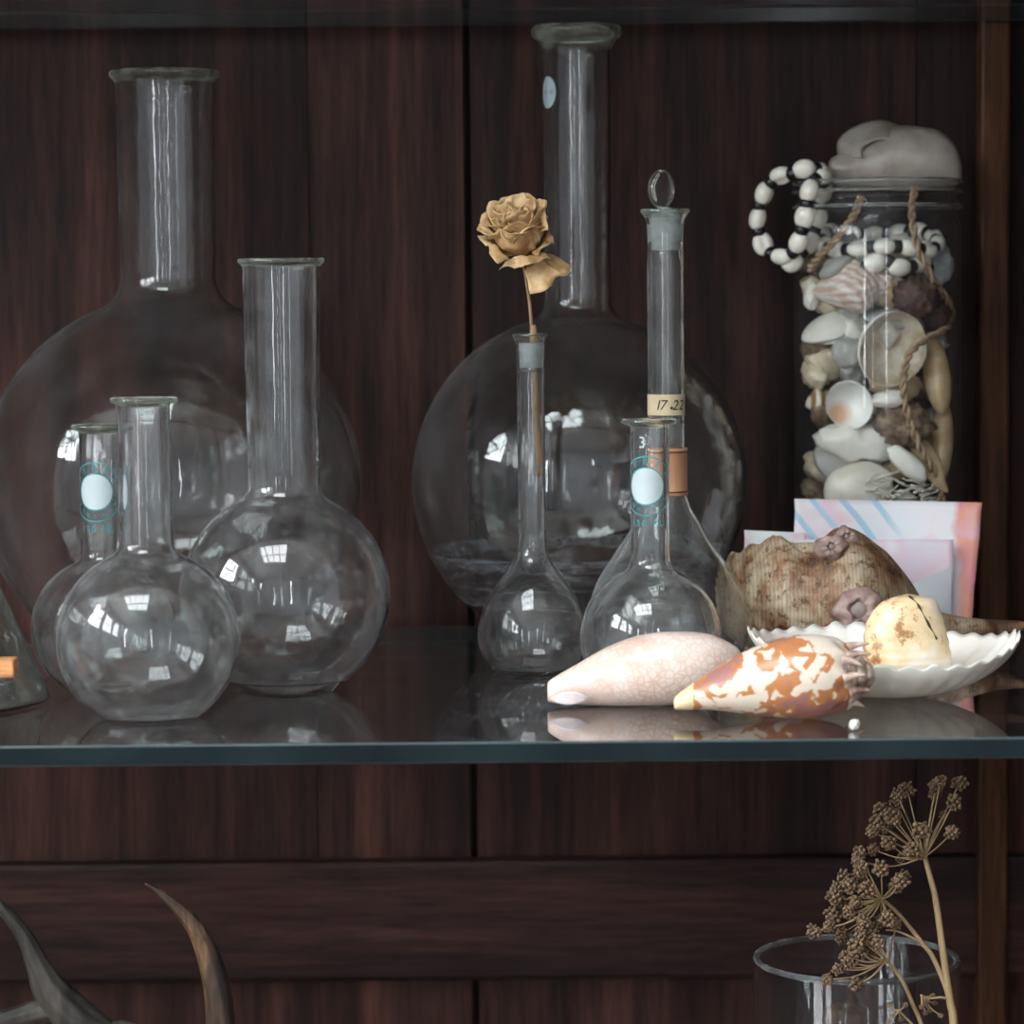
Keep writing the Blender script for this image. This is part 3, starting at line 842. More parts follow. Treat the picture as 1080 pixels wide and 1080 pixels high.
for L_, (cnt, rad, h_, w, fl, cu) in enumerate([(5, .0018, .0245, .0036, .0005, .0003), (5, .0038, .026, .0056, .001, .0006), (5, .0062, .027, .0080, .0015, .0010), (6, .0086, .0265, .0100, .002, .0018), (6, .0104, .0235, .0112, .0028, .0024)]):
    for i in range(cnt):
        petal(k, k * GA + rnd.uniform(-.2, .2), rad * rnd.uniform(.9, 1.1), h_ * rnd.uniform(.92, 1.08), w, fl, cu, k * 3.1); k += 1
# three loose outer petals hanging at lower right and left
for phi, rad, h_, w, fl, cu, dr in ((2.35, .010, .004, .008, .008, .002, .013), (1.55, .0105, .010, .010, .004, .002, .006), (.1, .011, .015, .010, .005, .003, .003), (-.3, .010, .022, .009, .004, .003, .001), (2.9, .010, .012, .010, .003, .002, .003)):
    petal(k, phi, rad, h_, w, fl, cu, k * 2.3, dr); k += 1
vs, fs = blob_vf(C0 + ax * .001, (.0042, .0042, .004), amp=.1); build('calyx', vs, fs, M_STEM, rose)

# ------------------------------------------------------------------ spindle shaped shells on the shelf
def spindle_vf(sec, Yf, depth=1.0, n=90, seg=56, mod=None, sink=0):
    """sec: (px, top, bottom) of the silhouette; Yf: depth at t"""
    sec = crom(sec, n)
    def fn(u, v):
        i = min(int(round(u * (n - 1))), n - 1); px, t, b = sec[i]
        Yc = Yf(u) if callable(Yf) else Yf
        c = P(px, (t + b) / 2, Yc); hr = max((b - t) / 2, .15) * S(Yc)
        a = 2 * PI * v
        k = mod(u, a) if mod else 1.0
        return c + Vector((0, -math.cos(a) * hr * depth * k, math.sin(a) * hr * k))
    vs, fs = grid_vf(fn, n, seg, False, True)
    fs.append(tuple(range(seg - 1, -1, -1))); fs.append(tuple(range((n - 1) * seg, n * seg)))
    return vs, fs
def settle(vs, z=.0003):
    m = min(v.z for v in vs)
    for v in vs: v.z += z - m
    return vs
# pink freckled shell
def pmod(u, a):
    k = 1 + .012 * noise.noise(Vector((u * 4, math.cos(a), math.sin(a))) * 2)
    # flattened flank and slit near the narrow end
    k -= .10 * math.exp(-((u - .1) / .12) ** 2) * max(0, math.cos(a - .9)) ** 3
    if u > .9: k += .05 * math.sin(u * 120) * (1 - u) * 6
    return k
sec = [(577.5, 727, 741), (579, 722, 744), (588, 715.5, 745.5), (610, 703, 747), (640, 686, 748), (670, 675, 748.5), (700, 670, 748), (728, 670, 744), (750, 673, 735), (765, 679, 724), (775, 685, 713), (780, 690, 704), (782, 695, 699)]
vs, fs = spindle_vf(sec, lambda u: 1.2610, 1.0, 110, 64, pmod)
sh1 = root('sea_shell', P(680, 748, 1.261).xy.to_3d(), 'smooth pale pink freckled sea shell lying in front of the printed flask', 'shell')
build('shell_body', settle(vs), fs, M_COWRIE, sh1)
# inner lip at narrow end
c = P(592, 733, 1.2475)
vs, fs = grid_vf(lambda u, v: P(580 + 42 * u, 736 - 7 * math.sin(PI * u) * (1 - 2 * v) - 1.5 * u + 1, 1.2605 - .0135 * (.15 + .85 * math.sin(PI * (.12 + .5 * u)) ** .6) * (1 - .1 * v)), 16, 8)
sd = build('shell_lip', vs, fs, shell_mat('pale_lilac_lip', [(.3, (.62, .50, .50)), (.7, (.82, .78, .75))], 80, .25), sh1)
sd.modifiers.new('thick', 'SOLIDIFY').thickness = .0006
# volute with orange tent pattern
def vmod(u, a):
    k = 1.0
    if u > .80: k += .07 * math.cos(a * 9 + u * 6) * math.sin(PI * min((u - .80) / .2, 1))
    k += .012 * noise.noise(Vector((u * 5, math.cos(a) * 1.5, math.sin(a) * 1.5)))
    return k
sec = [(711, 742, 750), (713, 738.5, 752.5), (722, 731, 753), (738, 720, 752.5), (760, 705, 754), (785, 691, 757), (812, 680, 760), (838, 674, 762), (860, 673, 761.5), (878, 676, 757), (891, 684, 750), (899, 693, 742)]
vs, fs = spindle_vf(sec, lambda u: 1.216 + .004 * u, 1.0, 120, 72, vmod)
sh2 = root('sea_shell', P(810, 761, 1.218).xy.to_3d(), 'cream sea shell with orange and purple blotches, nearest the shelf edge', 'shell')
dz = .0003 - min(v.z for v in vs)
for v in vs: v.z += dz
fmv = []
for f in fs:
    c = sum((vs[i] for i in f), Vector()) / len(f)
    fmv.append(1 if c.x < P(731, 740, 1.216).x else 0)
build('shell_body', vs, fs, [M_VOLUTE, M_VTIP], sh2, True, fmv)
sec = [(893, 686, 752), (899, 690, 748), (902, 695, 744), (905, 693, 741), (910, 697, 737), (913, 702, 733), (916, 702, 730), (920, 707, 726), (922.5, 712, 720)]
vs, fs = spindle_vf(sec, 1.22, 1.0, 50, 40, lambda u, a: 1 + .08 * math.cos(a * 8))
for v in vs: v.z += dz
build('spire', vs, fs, M_VSPIRE, sh2)
# stubby spines round the shoulder
for (px, py, qx, qy, yy) in ((889, 688, 917, 683, 0), (893, 696, 919, 694, -.011), (896, 734, 918, 732, -.012), (893, 744, 912, 750, -.002), (888, 700, 910, 706, -.016), (890, 720, 914, 716, -.0165)):
    p = P(px, py, 1.22 + yy); q = P(qx, qy, 1.22 + yy * 1.1); p.z += dz; q.z += dz
    vs, fs = tube_vf(crom([p, (p * .5 + q * .5) + Vector((0, 0, .0006)), q], 8), [.0022, .0021, .0018, .0015, .0012, .0009, .0006, .0002], 10)
    build('spine', vs, fs, M_VSPIRE, sh2)

# large weathered conch
CY = lambda u: 1.437 - .034 * math.sin(PI * min(u * 1.15, 1)) ** .8 - .004 * u
def cmod(u, a):
    k = 1.0
    up_ = math.sin(a)
    for (uc, w, amp) in ((.07, .022, .09), (.165, .025, .10), (.25, .028, .05), (.345, .03, .09)):
        k += amp * math.exp(-((u - uc) / w) ** 2) * (max(0, math.cos((a - PI / 2) * 2.5)) ** 2)
    for uc in (.115, .255, ): k -= .05 * math.exp(-((u - uc) / .012) ** 2)
    k += .012 * math.sin(a * 34 + 4 * math.sin(u * 9))
    k += .055 * noise.noise(Vector((u * 9, math.cos(a) * 2, math.sin(a) * 2))) + .03 * noise.noise(Vector((u * 30, math.cos(a) * 6, math.sin(a) * 6)))
    return k
sec = [(758, 622, 650), (764, 600, 664), (772, 586, 674), (784, 581, 682), (796, 579, 688), (808, 572, 692), (820, 566, 695), (834, 573, 697), (850, 580, 699), (864, 573, 700), (880, 560, 701), (896, 558, 701), (912, 566, 700), (928, 578, 698), (944, 594, 694), (958, 612, 689), (972, 632, 683), (988, 645, 678), (1010, 651, 675), (1032, 654, 674.5), (1050, 655, 675), (1066, 656, 671), (1079, 657, 666), (1083, 659, 663)]
vs, fs = spindle_vf(sec, CY, 1.0, 170, 110, cmod)
conch = root('conch_shell', P(880, 700, 1.40).xy.to_3d(), 'big knobbly weathered brown conch with a long pointed end', 'shell')
build('shell_body', settle(vs), fs, M_CONCH, conch)
def barnacle(px, py, r, Yc, hole):
    c = P(px, py, Yc); d = Vector((0, -1, .25)).normalized(); a1 = Vector((1, 0, 0)); a2 = d.cross(a1)
    def fn(u, v):
        a = 2 * PI * u; prof = [(1.15, -.35), (1.08, .05), (.95, .3), (.72, .48), (hole + .08, .5), (hole, .38), (hole * .8, .1)]
        t = v * (len(prof) - 1); k = min(int(t), len(prof) - 2); q = t - k
        rr_ = prof[k][0] * (1 - q) + prof[k + 1][0] * q; hz = prof[k][1] * (1 - q) + prof[k + 1][1] * q
        rr_ *= 1 + .42 * noise.noise(Vector((math.cos(a) * 1.3 + px, math.sin(a) * 1.3, v * 1.5))); hz *= 1 + .5 * noise.noise(Vector((math.cos(a) * 2 + px, math.sin(a) * 2, 7)))
        return c + (a1 * math.cos(a) + a2 * math.sin(a) * .9) * rr_ * r + d * hz * r * .7
    vs, fs = grid_vf(fn, 40, 22, True, False)
    o = build('barnacle', vs, fs, M_BARN, conch)
    vs, fs = blob_vf(c - d * r * .02, (r * hole * .95, r * .25, r * hole * .9), n=10, amp=.02)
    build('barnacle_hollow', vs, fs, M_BARN_IN, o)
barnacle(906, 644, 23 * S(1.37), 1.366, .48)
barnacle(877, 577, 14 * S(1.39), 1.377, .3)
barnacle(893, 566, 11 * S(1.39), 1.384, .35)

# ------------------------------------------------------------------ bivalves
def bivalve_vf(w, l, h, ribs=0, ribamp=0, th=.001, rot=None, c=(0, 0, 0), n=34, m=72, tip=.0, scallop=0, power=.62, umbo=-.92, seed=0):
    """half shell, dome up (+z local); umbo at -y. returns closed shell"""
    rot = rot or Matrix.Identity(3); c = Vector(c)
    def surf(t, j, inner):
        a = 2 * PI * j / m
        ca, sa = math.sin(a), -math.cos(a)
        k = 1 + scallop * math.cos(ribs * a) if ribs else 1
        k *= 1 + .015 * noise.noise(Vector((ca * 2 + seed, sa * 2, 0)))
        bx, by = ca * w * k * (1 - tip * (.5 - .5 * sa) ** 2), sa * l * k
        ux, uy = 0, umbo * l
        x = ux + (bx - ux) * t; y = uy + (by - uy) * t
        rho = min(1, math.sqrt((x / w) ** 2 + (y / l) ** 2))
        # dome highest near the umbo
        z = h * max(0, 1 - t ** 2.2) ** power * (1 - .0 * rho)
        z = h * (max(0, 1 - rho ** 2) ** power * (1 - .35 * t) / .8)
        z = min(z, h * 1.05)
        if ribs: z += ribamp * math.cos(ribs * a) * t * (.3 + .7 * t)
        z += .0006 * noise.noise(Vector((x * 90 + seed, y * 90, 0)))
        if inner: z -= th; x *= .985; y *= .985
        return c + rot @ Vector((x, y, z))
    vs, fs = [], []
    rows = []
    for lay in (0, 1):
        for i in range(n):
            t = .02 + .98 * i / (n - 1)
            if lay: t = .02 + .98 * (n - 1 - i) / (n - 1)
            rows.append(len(vs))
            for j in range(m): vs.append(surf(t, j, lay == 1))
    for r0, r1 in zip(rows[:-1], rows[1:]):
        for j in range(m):
            k = (j + 1) % m; fs.append((r0 + j, r0 + k, r1 + k, r1 + j))
    fs.append(tuple(rows[0] + j for j in range(m - 1, -1, -1))); fs.append(tuple(rows[-1] + j for j in range(m)))
    nf = (len(rows) - 1) * m
    fm = [0 if (i // m) < n else 1 for i in range(nf)] + [0, 1]
    return vs, fs, fm
# white scallop: bowl up, long axis across
R3 = Euler((0, PI, 0)).to_matrix()
def scallop(u_, v_, inner):
    # u_ 0..1 radial from the umbo (right-back), v_ angle
    pass
sc_c = P(932, 672, 1.287)
W_, L_ = 144 * S(1.287), .047
Hs = sc_c.z - .0002
ex_ = math.cos
def scal(lay):
    def fn(u, v):
        a = 2 * PI * v
        t = u
        wob = 1 + .005 * math.cos(a * 34) + .006 * noise.noise(Vector((ex_(a) * 3, math.sin(a) * 3, 2)))
        # outline: pointed at both long ends
        ex = math.cos(a); ey = math.sin(a)
        ox = ex * W_ * (1 - .0 * ey); oy = L_ * ey * (1 - .12 * abs(ex) ** 3)
        x = ox * t * wob; y = oy * t * wob
        d = max(0, 1 - (x / W_) ** 2 * 1.0 - (y / L_) ** 2)
        z = -Hs * d ** .62
        z += .00032 * math.cos(34 * a) * t ** 2 * min(1, (1.02 - t) * 6 + .35)
        z += .0085 * (y / L_ if y < 0 else 0) * t * (1 - .7 * (x / W_) ** 2)
        z += .004 * (x / W_) ** 2 * t * (1 if x > 0 else .2) - .003 * (x / W_) * t
        if lay: z += .0014; 
        return sc_c + Vector((x, y, z))
    return fn
vo, fo = grid_vf(scal(0), 40, 208, False, True)
vi, fi = grid_vf(scal(1), 40, 208, False, True)
off = len(vo); rimf = [(39 * 208 + j, 39 * 208 + (j + 1) % 208, off + 39 * 208 + (j + 1) % 208, off + 39 * 208 + j) for j in range(208)]
allv = vo + vi; dz = .0003 - min(v.z for v in allv)
for v in allv: v.z += dz
o = build('scallop_shell', allv, fo + [tuple(i + off for i in f) for f in fi] + rimf, [M_SCALLOP, M_SCALLOP_IN], None, True, [0] * len(fo) + [1] * len(fi) + [0] * 208)
tag(o, 'wide white scallop shell lying open like a dish at right', 'shell')
# yellow clam leaning inside it: silhouette dome
def clamshell():
    sil = [(627, 954, 962), (632, 935, 985), (640, 924, 998 - 8), (655, 914, 996), (670, 910.5, 1000), (685, 910, 1002.5), (696, 913, 1004), (703, 922, 1002), (706, 935, 990)]
    # rows bottom -> top; each row an ellipse in plan
    rows = crom([(py, a, b) for py, a, b in sil], 50)
    def fn2(u, an):
        ff = max(0, min(1, 1 - u)) * 49; k0 = min(int(ff), 48); py, a, b = rows[k0].lerp(rows[k0 + 1], ff - k0); u = 1 - u
        Yc = 1.287 + .006 * (1 - u)
        c = P((a + b) / 2, py, Yc); r = (b - a) / 2 * S(Yc)
        dd = .013 * math.sin(PI * (.06 + .80 * u)) ** .6
        fl = .45 if math.sin(an) > 0 else 1.0
        p = c + Vector((math.cos(an) * r, math.sin(an) * dd * fl, 0))
        gr = 1 + .010 * math.sin(u * 60 + an) + .03 * noise.noise(Vector((u * 3, math.cos(an), math.sin(an))))
        return c + (p - c) * gr
    global clam_fn
    clam_fn = fn2
    fn = lambda u, v: fn2(1 - u, 2 * PI * v)
    vs, fs = grid_vf(fn, 50, 64, False, True)
    fs.append(tuple(range(64))); fs.append(tuple(range(49 * 64, 50 * 64)))
    return vs, fs
vs, fs = clamshell()
cl = root('clam_shell', P(957, 704, 1.287), 'yellowish clam shell with a dark crack, standing in the white scallop shell', 'shell')
clb = build('shell_valve', vs, fs, M_CLAM, cl)
path = [clam_fn(.985 - .50 * i / 39, -math.radians(100 - 52 * (i / 39) ** .8)) + Vector((0, -.0001, 0)) for i in range(40)]
vs, fs = tube_vf(path, [.0004 + .00025 * math.sin(i * .5) for i in range(40)], 8); build('hinge_line', vs, fs, M_CRACK, cl)
# tiny fragment
c = G(901, 771); vs, fs = blob_vf((c.x, c.y, .002), (.0022, .002, .0022), amp=.3, seed=4, n=10)
tag(build('shell_fragment', settle(vs), fs, M_CUP), 'tiny white shell chip on the shelf edge beside the blotched shell', 'shell')

# ------------------------------------------------------------------ watercolour cards
def card(name, label, corners, Yb, Yt, m, th=.0006, curl=0.0, bands=None):
    """corners: tl,tr,br,bl in px; leans back from Yb to Yt"""
    tl, tr, br, bl = corners
    zb = 0.0004
    TL = P(*tl, Yt); TR = P(*tr, Yt); BRr = P(*br, Yb); BLl = P(*bl, Yb)
    BRr.z = zb; BLl.z = zb
    def fn(u, v):
        a = TL.lerp(TR, u); b = BLl.lerp(BRr, u); p = b.lerp(a, v)
        p.x += .0006 * noise.noise(Vector((v * 6, 2.0 if u > .5 else 9.0, 0))) * (1 if u in (0, 1) else 0)
        p.y += curl * math.sin(PI * u) 
        return p
    vs, fs = grid_vf(fn, 30, 16)
    o = build(name, vs, fs, m); o.modifiers.new('thick', 'SOLIDIFY').thickness = th
    return tag(o, label, 'card')
def big_card_mat():
    m, nt, out = mat('pink_and_blue_watercolour')
    tc = nt.nodes.new('ShaderNodeTexCoord'); sep = nt.nodes.new('ShaderNodeSeparateXYZ'); L(nt, tc.outputs['Object'], sep.inputs[0])
    v = coords(nt); n1 = nz(nt, v, 45, 3, .5, .6); n2 = nz(nt, v, 25, 2)
    # distance from the right edge, in card units, gives the red border stroke; upper left holds blue dashes
    mr = N(nt, 'ShaderNodeMapRange'); mr.inputs[1].default_value = -.048; mr.inputs[2].default_value = .050
    L(nt, sep.outputs[0], mr.inputs[0])
    wob = N(nt, 'ShaderNodeMath', _operation='MULTIPLY_ADD'); wob.inputs[1].default_value = .10; L(nt, n1, wob.inputs[0]); L(nt, mr.outputs[0], wob.inputs[2])
    base = ramp(nt, [(.3, (.76, .82, .86)), (.48, (.82, .78, .80)), (.6, (.80, .55, .62)), (.75, (.66, .76, .84))], n2)
    border = ramp(nt, [(.90, (0, 0, 0)), (.94, (1, 1, 1)), (.995, (1, 1, 1)), (1.0, (1, 1, 1))], wob.outputs[0])
    red = ramp(nt, [(.35, (.74, .30, .34)), (.5, (.80, .36, .25)), (.65, (.78, .45, .52))], n1)
    rot = coords(nt, (1, 1, 1), (0, math.radians(38), 0))
    w = N(nt, 'ShaderNodeTexWave', Scale=26, Distortion=1.2, Detail=1, _bands_direction='X'); L(nt, rot, w.inputs['Vector'])
    dash = ramp(nt, [(.80, (0, 0, 0)), (.9, (1, 1, 1))], w.outputs['Fac'])
    lm = ramp(nt, [(.5, (1, 1, 1)), (.6, (0, 0, 0))], mr.outputs[0])
    dm = mixcol(nt, 1.0, dash.outputs[0], lm.outputs[0], 'MULTIPLY')
    c = mixcol(nt, dm, base.outputs[0], (.42, .62, .76))
    c = mixcol(nt, border.outputs[0], c, red.outputs[0])
    p = princ(nt, out, Roughness=.7); L(nt, c, p.inputs['Base Color']); return m
card('painted_card', 'tall watercolour card with pink and red border leaning against the shell jar', [(838, 526), (1036, 530), (1022, 702), (838, 700)], 1.456, 1.478, big_card_mat())
card('painted_card', 'white and lilac painted card standing in front of the tall pink one', [(800, 569), (1006, 569), (1004, 704), (800, 704)], 1.449, 1.462, M_LILAC)
card('painted_card', 'small pink torn card edge showing left, behind the conch', [(785, 559), (850, 562), (850, 690), (785, 690)], 1.4625, 1.4675, paper_mat('pink_watercolour', [(.4, (.78, .5, .6)), (.6, PW)], 50, 1))
vs = [P(905, 640, 1.4475), P(1003, 598, 1.4495), P(1003, 700, 1.4440), P(905, 700, 1.4440)]
for v in vs[2:]: v.z = .0004
o = build('painted_card', vs, [(0, 1, 2, 3)], M_PAPER_WHITE); o.modifiers.new('thick', 'SOLIDIFY').thickness = .0005
tag(o, 'plain white slanting card corner behind the conch tail', 'card')

# ------------------------------------------------------------------ jar of shells
JY = 1.532; JS = S(JY); jx = P(925, 450, JY).x; JB = Vector((jx, JY, .0003))
jh = lambda py: hh(py, 925, JY)
jar = root('glass_jar', JB, 'tall clear glass jar packed with shells, right of the flasks', 'jar')
op = [(0, 0), (70, 0), (80, 2), (86, 8), (87, 16), (87, jh(250)), (86.5, jh(238)), (83, jh(230)), (80, jh(226)), (84, jh(223)), (86.5, jh(219)), (84, jh(214)), (80.5, jh(211)), (84, jh(206)), (88, jh(201)), (88, jh(196)), (86, jh(191))]
ip = [(81, jh(190)), (76, jh(194)), (76, jh(222)), (78, jh(230)), (82, jh(240)), (83, jh(250)), (83, 18), (80, 8), (70, 6), (0, 6)]
prof = [(r * JS, z * JS) for r, z in op + ip]
vs, fs = lathe_vf(prof, JB, 112)
build('jar_body', vs, fs, JARG, jar)
def torus_vf(c, R, r, n=128, m=10):
    return grid_vf(lambda u, v: Vector((c[0] + (R + r * math.cos(2 * PI * v)) * math.cos(2 * PI * u), c[1] + (R + r * math.cos(2 * PI * v)) * math.sin(2 * PI * u), c[2] + r * math.sin(2 * PI * v))), n, m, True, True)
RIMG = glass_mat('rim_glass', (.95, .97, .97), .06)
for q, rad_, th_ in ((193, 86.5, 2.2), (203, 87.5, 1.4), (219, 87, 1.8)):
    vs, fs = torus_vf((JB.x, JB.y, JB.z + jh(q) * JS), rad_ * JS, th_ * JS)
    build('jar_rim', vs, fs, RIMG, jar)
RIN = 81 * JS
def JP(px, py, hd, k=.925):
    """a spot just inside the front wall of the jar, leaving room for depth hd"""
    dx = (px - 925) * JS
    return P(px, py, JY - math.sqrt(max((RIN - hd) ** 2 - dx * dx, 0)) * k)
JG = 'shells packed inside the glass jar'
def jt(o, label, cat='shell'): return tag(o, label, cat, JG)
def rotm(x, y, z): return Euler((math.radians(x), math.radians(y), math.radians(z)), 'XYZ').to_matrix()
def inside(vs):
    """nudge a shell so that it stays clear of the jar wall"""
    for _ in range(4):
        worst, wv = 0, None
        for v in vs:
            d = Vector((v.x - JB.x, v.y - JB.y)); 
            if d.length > worst: worst = d.length; wv = d
        if worst > RIN + .0004:
            k = wv.normalized() * (worst - RIN)
            for v in vs: v.x -= k.x; v.y -= k.y
    return vs
def jbiv(px, py, w, l, h, rot, mats, label, th=.0012, **kw):
    c = JP(px, py, kw.pop('hd', .006)); 
    vs, fs, fm = bivalve_vf(w * JS, l * JS, h * JS, rot=rot, c=c, th=th, **kw)
    return jt(build('bivalve_shell', inside(vs), fs, mats, None, True, fm), label)
def jblob(name, px, py, rx, ry, rz, rot, m, label, amp=.12, freq=2.2, seed=1, hd=None, cat='shell'):
    c = JP(px, py, (hd if hd is not None else ry) * JS)
    vs, fs = blob_vf(c, (rx * JS, ry * JS, rz * JS), rot, amp, freq, seed, 18)
    return jt(build(name, inside(vs), fs, m), label, cat)
def snail_vf(c, size, rot, prof=((0, .05), (.08, .30), (.2, .62), (.36, .92), (.5, 1.0), (.62, .80), (.74, .55), (.86, .32), (.95, .14), (1, .02)), length=3.2, turns=3.0, suture=.16, ribs=0, ribamp=0, nu=90, nv=64):
    """whorled shell: a turned profile cut by a helical suture, with a flared aperture"""
    pr_ = crom([(a, b, 0) for a, b in prof], nu)
    def fn(u, v):
        q = pr_[min(int(round(u * (nu - 1))), nu - 1)]; t, r = q.x, q.y; a = 2 * PI * v
        if t > .42:
            ph = turns * (math.log(1 / (1.06 - t)) - math.log(1 / (1.06 - .42))) / math.log(1 / .06 * .64) * 1.0 + v
            r *= 1 - suture * (1 - abs(math.sin(PI * ph)) ** .5) * min(1, (t - .42) * 8)
        if ribs: r *= 1 + ribamp * math.cos(ribs * a + t * 4)
        x = math.cos(a) * r; y = math.sin(a) * r
        # aperture: a hollow on one flank of the body whorl
        d = math.exp(-((t - .30) / .16) ** 2 - ((v - .5) / .09) ** 2)
        x *= 1 - .55 * d; y *= 1 - .3 * d
        return Vector(c) + rot @ (Vector((x, y, (t - .42) * length)) * size)
    vs, fs = grid_vf(fn, nu, nv, False, True)
    fs.append(tuple(range(nv))); fs.append(tuple(range((nu - 1) * nv, nu * nv)))
    return vs, fs
def jsnail(px, py, size, rot, m, label, hd=.012, **kw):
    c = JP(px, py, hd)
    vs, fs = snail_vf(c, size * JS, rot, **kw)
    return jt(build('snail_shell', inside(vs), fs, m), label)
FRONT_OPEN = rotm(90, 0, 0)      # bowl opening toward the viewer
# from top to bottom
jsnail(897, 303, 29, rotm(0, 82, 0) @ rotm(0, 0, 200), M_PINK, 'pinkish ribbed whelk near the top of the jar', hd=.017, ribs=17, ribamp=.05, length=3.3)
jblob('pebble_shell', 878, 282, 20, 12, 9, rotm(0, -32, 0), M_GREY, 'small smooth grey shell above the ribbed whelk', .05)
jblob('pebble_shell', 856, 312, 9, 10, 15, rotm(0, 10, 0), M_WHITE, 'white shell edge left of the ribbed whelk', .1, seed=4)
jblob('burr_shell', 966, 314, 23, 16, 20, rotm(0, 20, 0), M_DKRED, 'dark reddish rough lump right of the ribbed whelk', .22, 5, 3)
jblob('burr_shell', 988, 333, 15, 12, 15, rotm(0, 0, 0), M_DKRED, 'dark brown lump behind the twine bend', .22, 5, 8)
jbiv(880, 344, 38, 26, 16, rotm(20, -22, 8), [M_WHITE, M_GREY], 'thin white curved valve, upper of the two at left in the jar', hd=.018)
jbiv(880, 356, 38, 22, 12, rotm(12, -2, 0), [M_WHITE, M_GREY], 'flat white valve seen edge on, lower of the two at left in the jar', hd=.018)
jbiv(944, 338, 34, 20, 12, rotm(20, 6, 10) , [M_BLUE, M_BLUE], 'blue grey clam half behind the large open clam', hd=.024)
jbiv(941, 368, 38, 40, 24, rotm(-80, 8, 18), [M_CREAM, M_CLAMIN], 'large open clam half facing forward in the middle of the jar', hd=.008, th=.0022, power=.5)
jsnail(870, 381, 22, rotm(60, -30, 40), M_TAN, 'tan moon snail at left in the jar', hd=.014, length=1.9, prof=((0, .3), (.05, .6), (.2, .9), (.4, 1.0), (.6, .88), (.75, .62), (.87, .36), (.95, .16), (1, .02)))
jblob('stone', 895, 372, 17, 14, 16, rotm(0, 0, 0), M_GREY, 'grey holed stone between moon snail and large clam', .1, 2, 7, cat='stone')
c = JP(884, 362, .003); vs, fs = blob_vf(c, (3.6 * JS, 1.5 * JS, 2.6 * JS), n=8, amp=0)
jbiv(988, 395, 14, 42, 12, rotm(80, -8, 82 - 90), [M_YELL, M_CREAM], 'long pale half shell against the right wall of the jar', hd=.006)
jbiv(896, 427, 25, 26, 17, rotm(-76, -10, -22), [M_CUP, M_CUPIN], 'small round white cup shell facing forward in the jar', hd=.006, th=.0016)
c = JP(886, 434, .010)
jsnail(863, 423, 17, rotm(0, 70, 0), M_STRIPE, 'small yellow and brown striped snail at left wall of the jar', hd=.010, length=2.0)
jblob('bivalve_shell', 938, 421, 20, 12, 9, rotm(0, -6, 0), M_WHITE, 'white shell with dark hole under the large clam', .08, 2, 11)
jblob('stone', 954, 447, 30, 18, 22, rotm(0, 12, 0), M_BROWN, 'rough brown stone in the middle right of the jar', .2, 4, 5, cat='stone')
jblob('bivalve_shell', 892, 467, 44, 20, 21, rotm(0, 6, 0), M_WHITE, 'chunky bright white shell lump low in the jar', .10, 2.6, 6)
jbiv(876, 490, 32, 26, 20, rotm(60, 20, 30), [M_GREY, M_WHITE], 'grey white fine ribbed shell at lower left in the jar', ribs=30, ribamp=.0004, hd=.012)
jblob('bivalve_shell', 903, 516, 38, 22, 28, rotm(0, -6, 0), M_CREAM, 'large smooth cream shell at the bottom of the jar', .05, 1.5, 9)
jblob('bivalve_shell', 957, 489, 26, 9, 11, rotm(0, 42, 0), M_WHITE, 'slender white shell slanting beside the twine', .05, 2, 13)
jblob('bivalve_shell', 982, 484, 11, 6, 38, rotm(0, -28, 0), M_YELL, 'yellow brown shell shard at lower right in the jar', .08, 2, 15)
jbiv(993, 467, 12, 44, 10, rotm(80, 4, -4), [M_YELL, M_BROWN], 'long brown mussel half standing against the right wall', hd=.004)
jblob('pebble_shell', 902, 366, 12, 10, 8, rotm(0, 0, 0), M_GREY, 'small grey shell tucked behind the moon snail', .1, 2, 21, hd=24)
# fill behind and below (out of direct sight)
rnd2 = random.Random(3)
for i, (dx, yy, zz, m) in enumerate([(-.010, .015, 40, M_BROWN), (.014, .012, 95, M_DKRED), (-.012, .014, 150, M_GREY), (.010, .016, 205, M_BROWN), (-.006, .012, 262, M_DKRED), (.012, .014, 318, M_BROWN), (-.014, .010, 372, M_GREY)]):
    vs, fs = blob_vf((JB.x + dx, JY + yy, (zz + 8) * JS), (.022, .018, .016), rotm(10 * i, 20 * i, 33 * i), .15, 3, i + 30, 14)
    jt(build('stone', inside(vs), fs, m), 'dull stone or shell half hidden at the back of the jar', 'stone')['group'] = 'stones hidden at the back of the jar'
for i, (dx, yy, zz, m) in enumerate([(-.020, -.012, 26, M_CREAM), (.016, -.014, 28, M_WHITE), (-.004, -.018, 72, M_CREAM), (.020, -.008, 78, M_YELL), (-.022, -.004, 84, M_GREY), (.010, -.016, 120, M_CREAM), (-.014, -.014, 122, M_WHITE)]):
    vs, fs = blob_vf((JB.x + dx, JY + yy, zz * JS), (.017, .015, .012), rotm(20 * i, 10 * i, 23 * i), .12, 2.5, i + 50, 14)
    jt(build('bivalve_shell', inside(vs), fs, m), 'pale shell at the foot of the jar behind the cards')['group'] = 'shells at the foot of the jar'
# a second layer glimpsed through the gaps of the first
rnd3 = random.Random(21); PAL = [M_BROWN, M_GREY, M_CREAM, M_DKRED, M_TAN, M_WHITE, M_YELL, M_BLUE]
for i in range(26):
    px = 862 + (i % 4) * 40 + rnd3.uniform(-8, 8); py = 275 + (i // 4) * 42 + rnd3.uniform(-10, 10)
    rr3 = rnd3.uniform(15, 22) * JS
    vs, fs = blob_vf(JP(px, py, .026), (rr3 * 1.25, rr3 * .8, rr3 * .85), rotm(rnd3.uniform(0, 180), rnd3.uniform(-60, 60), rnd3.uniform(0, 180)), .14, 2.6, i + 70, 14)
    o = jt(build('shell_piece', inside(vs), fs, PAL[(i * 5) % 8]), 'shell or stone glimpsed in a gap between the front shells of the jar'); o['group'] = 'shells glimpsed in the gaps of the jar filling'
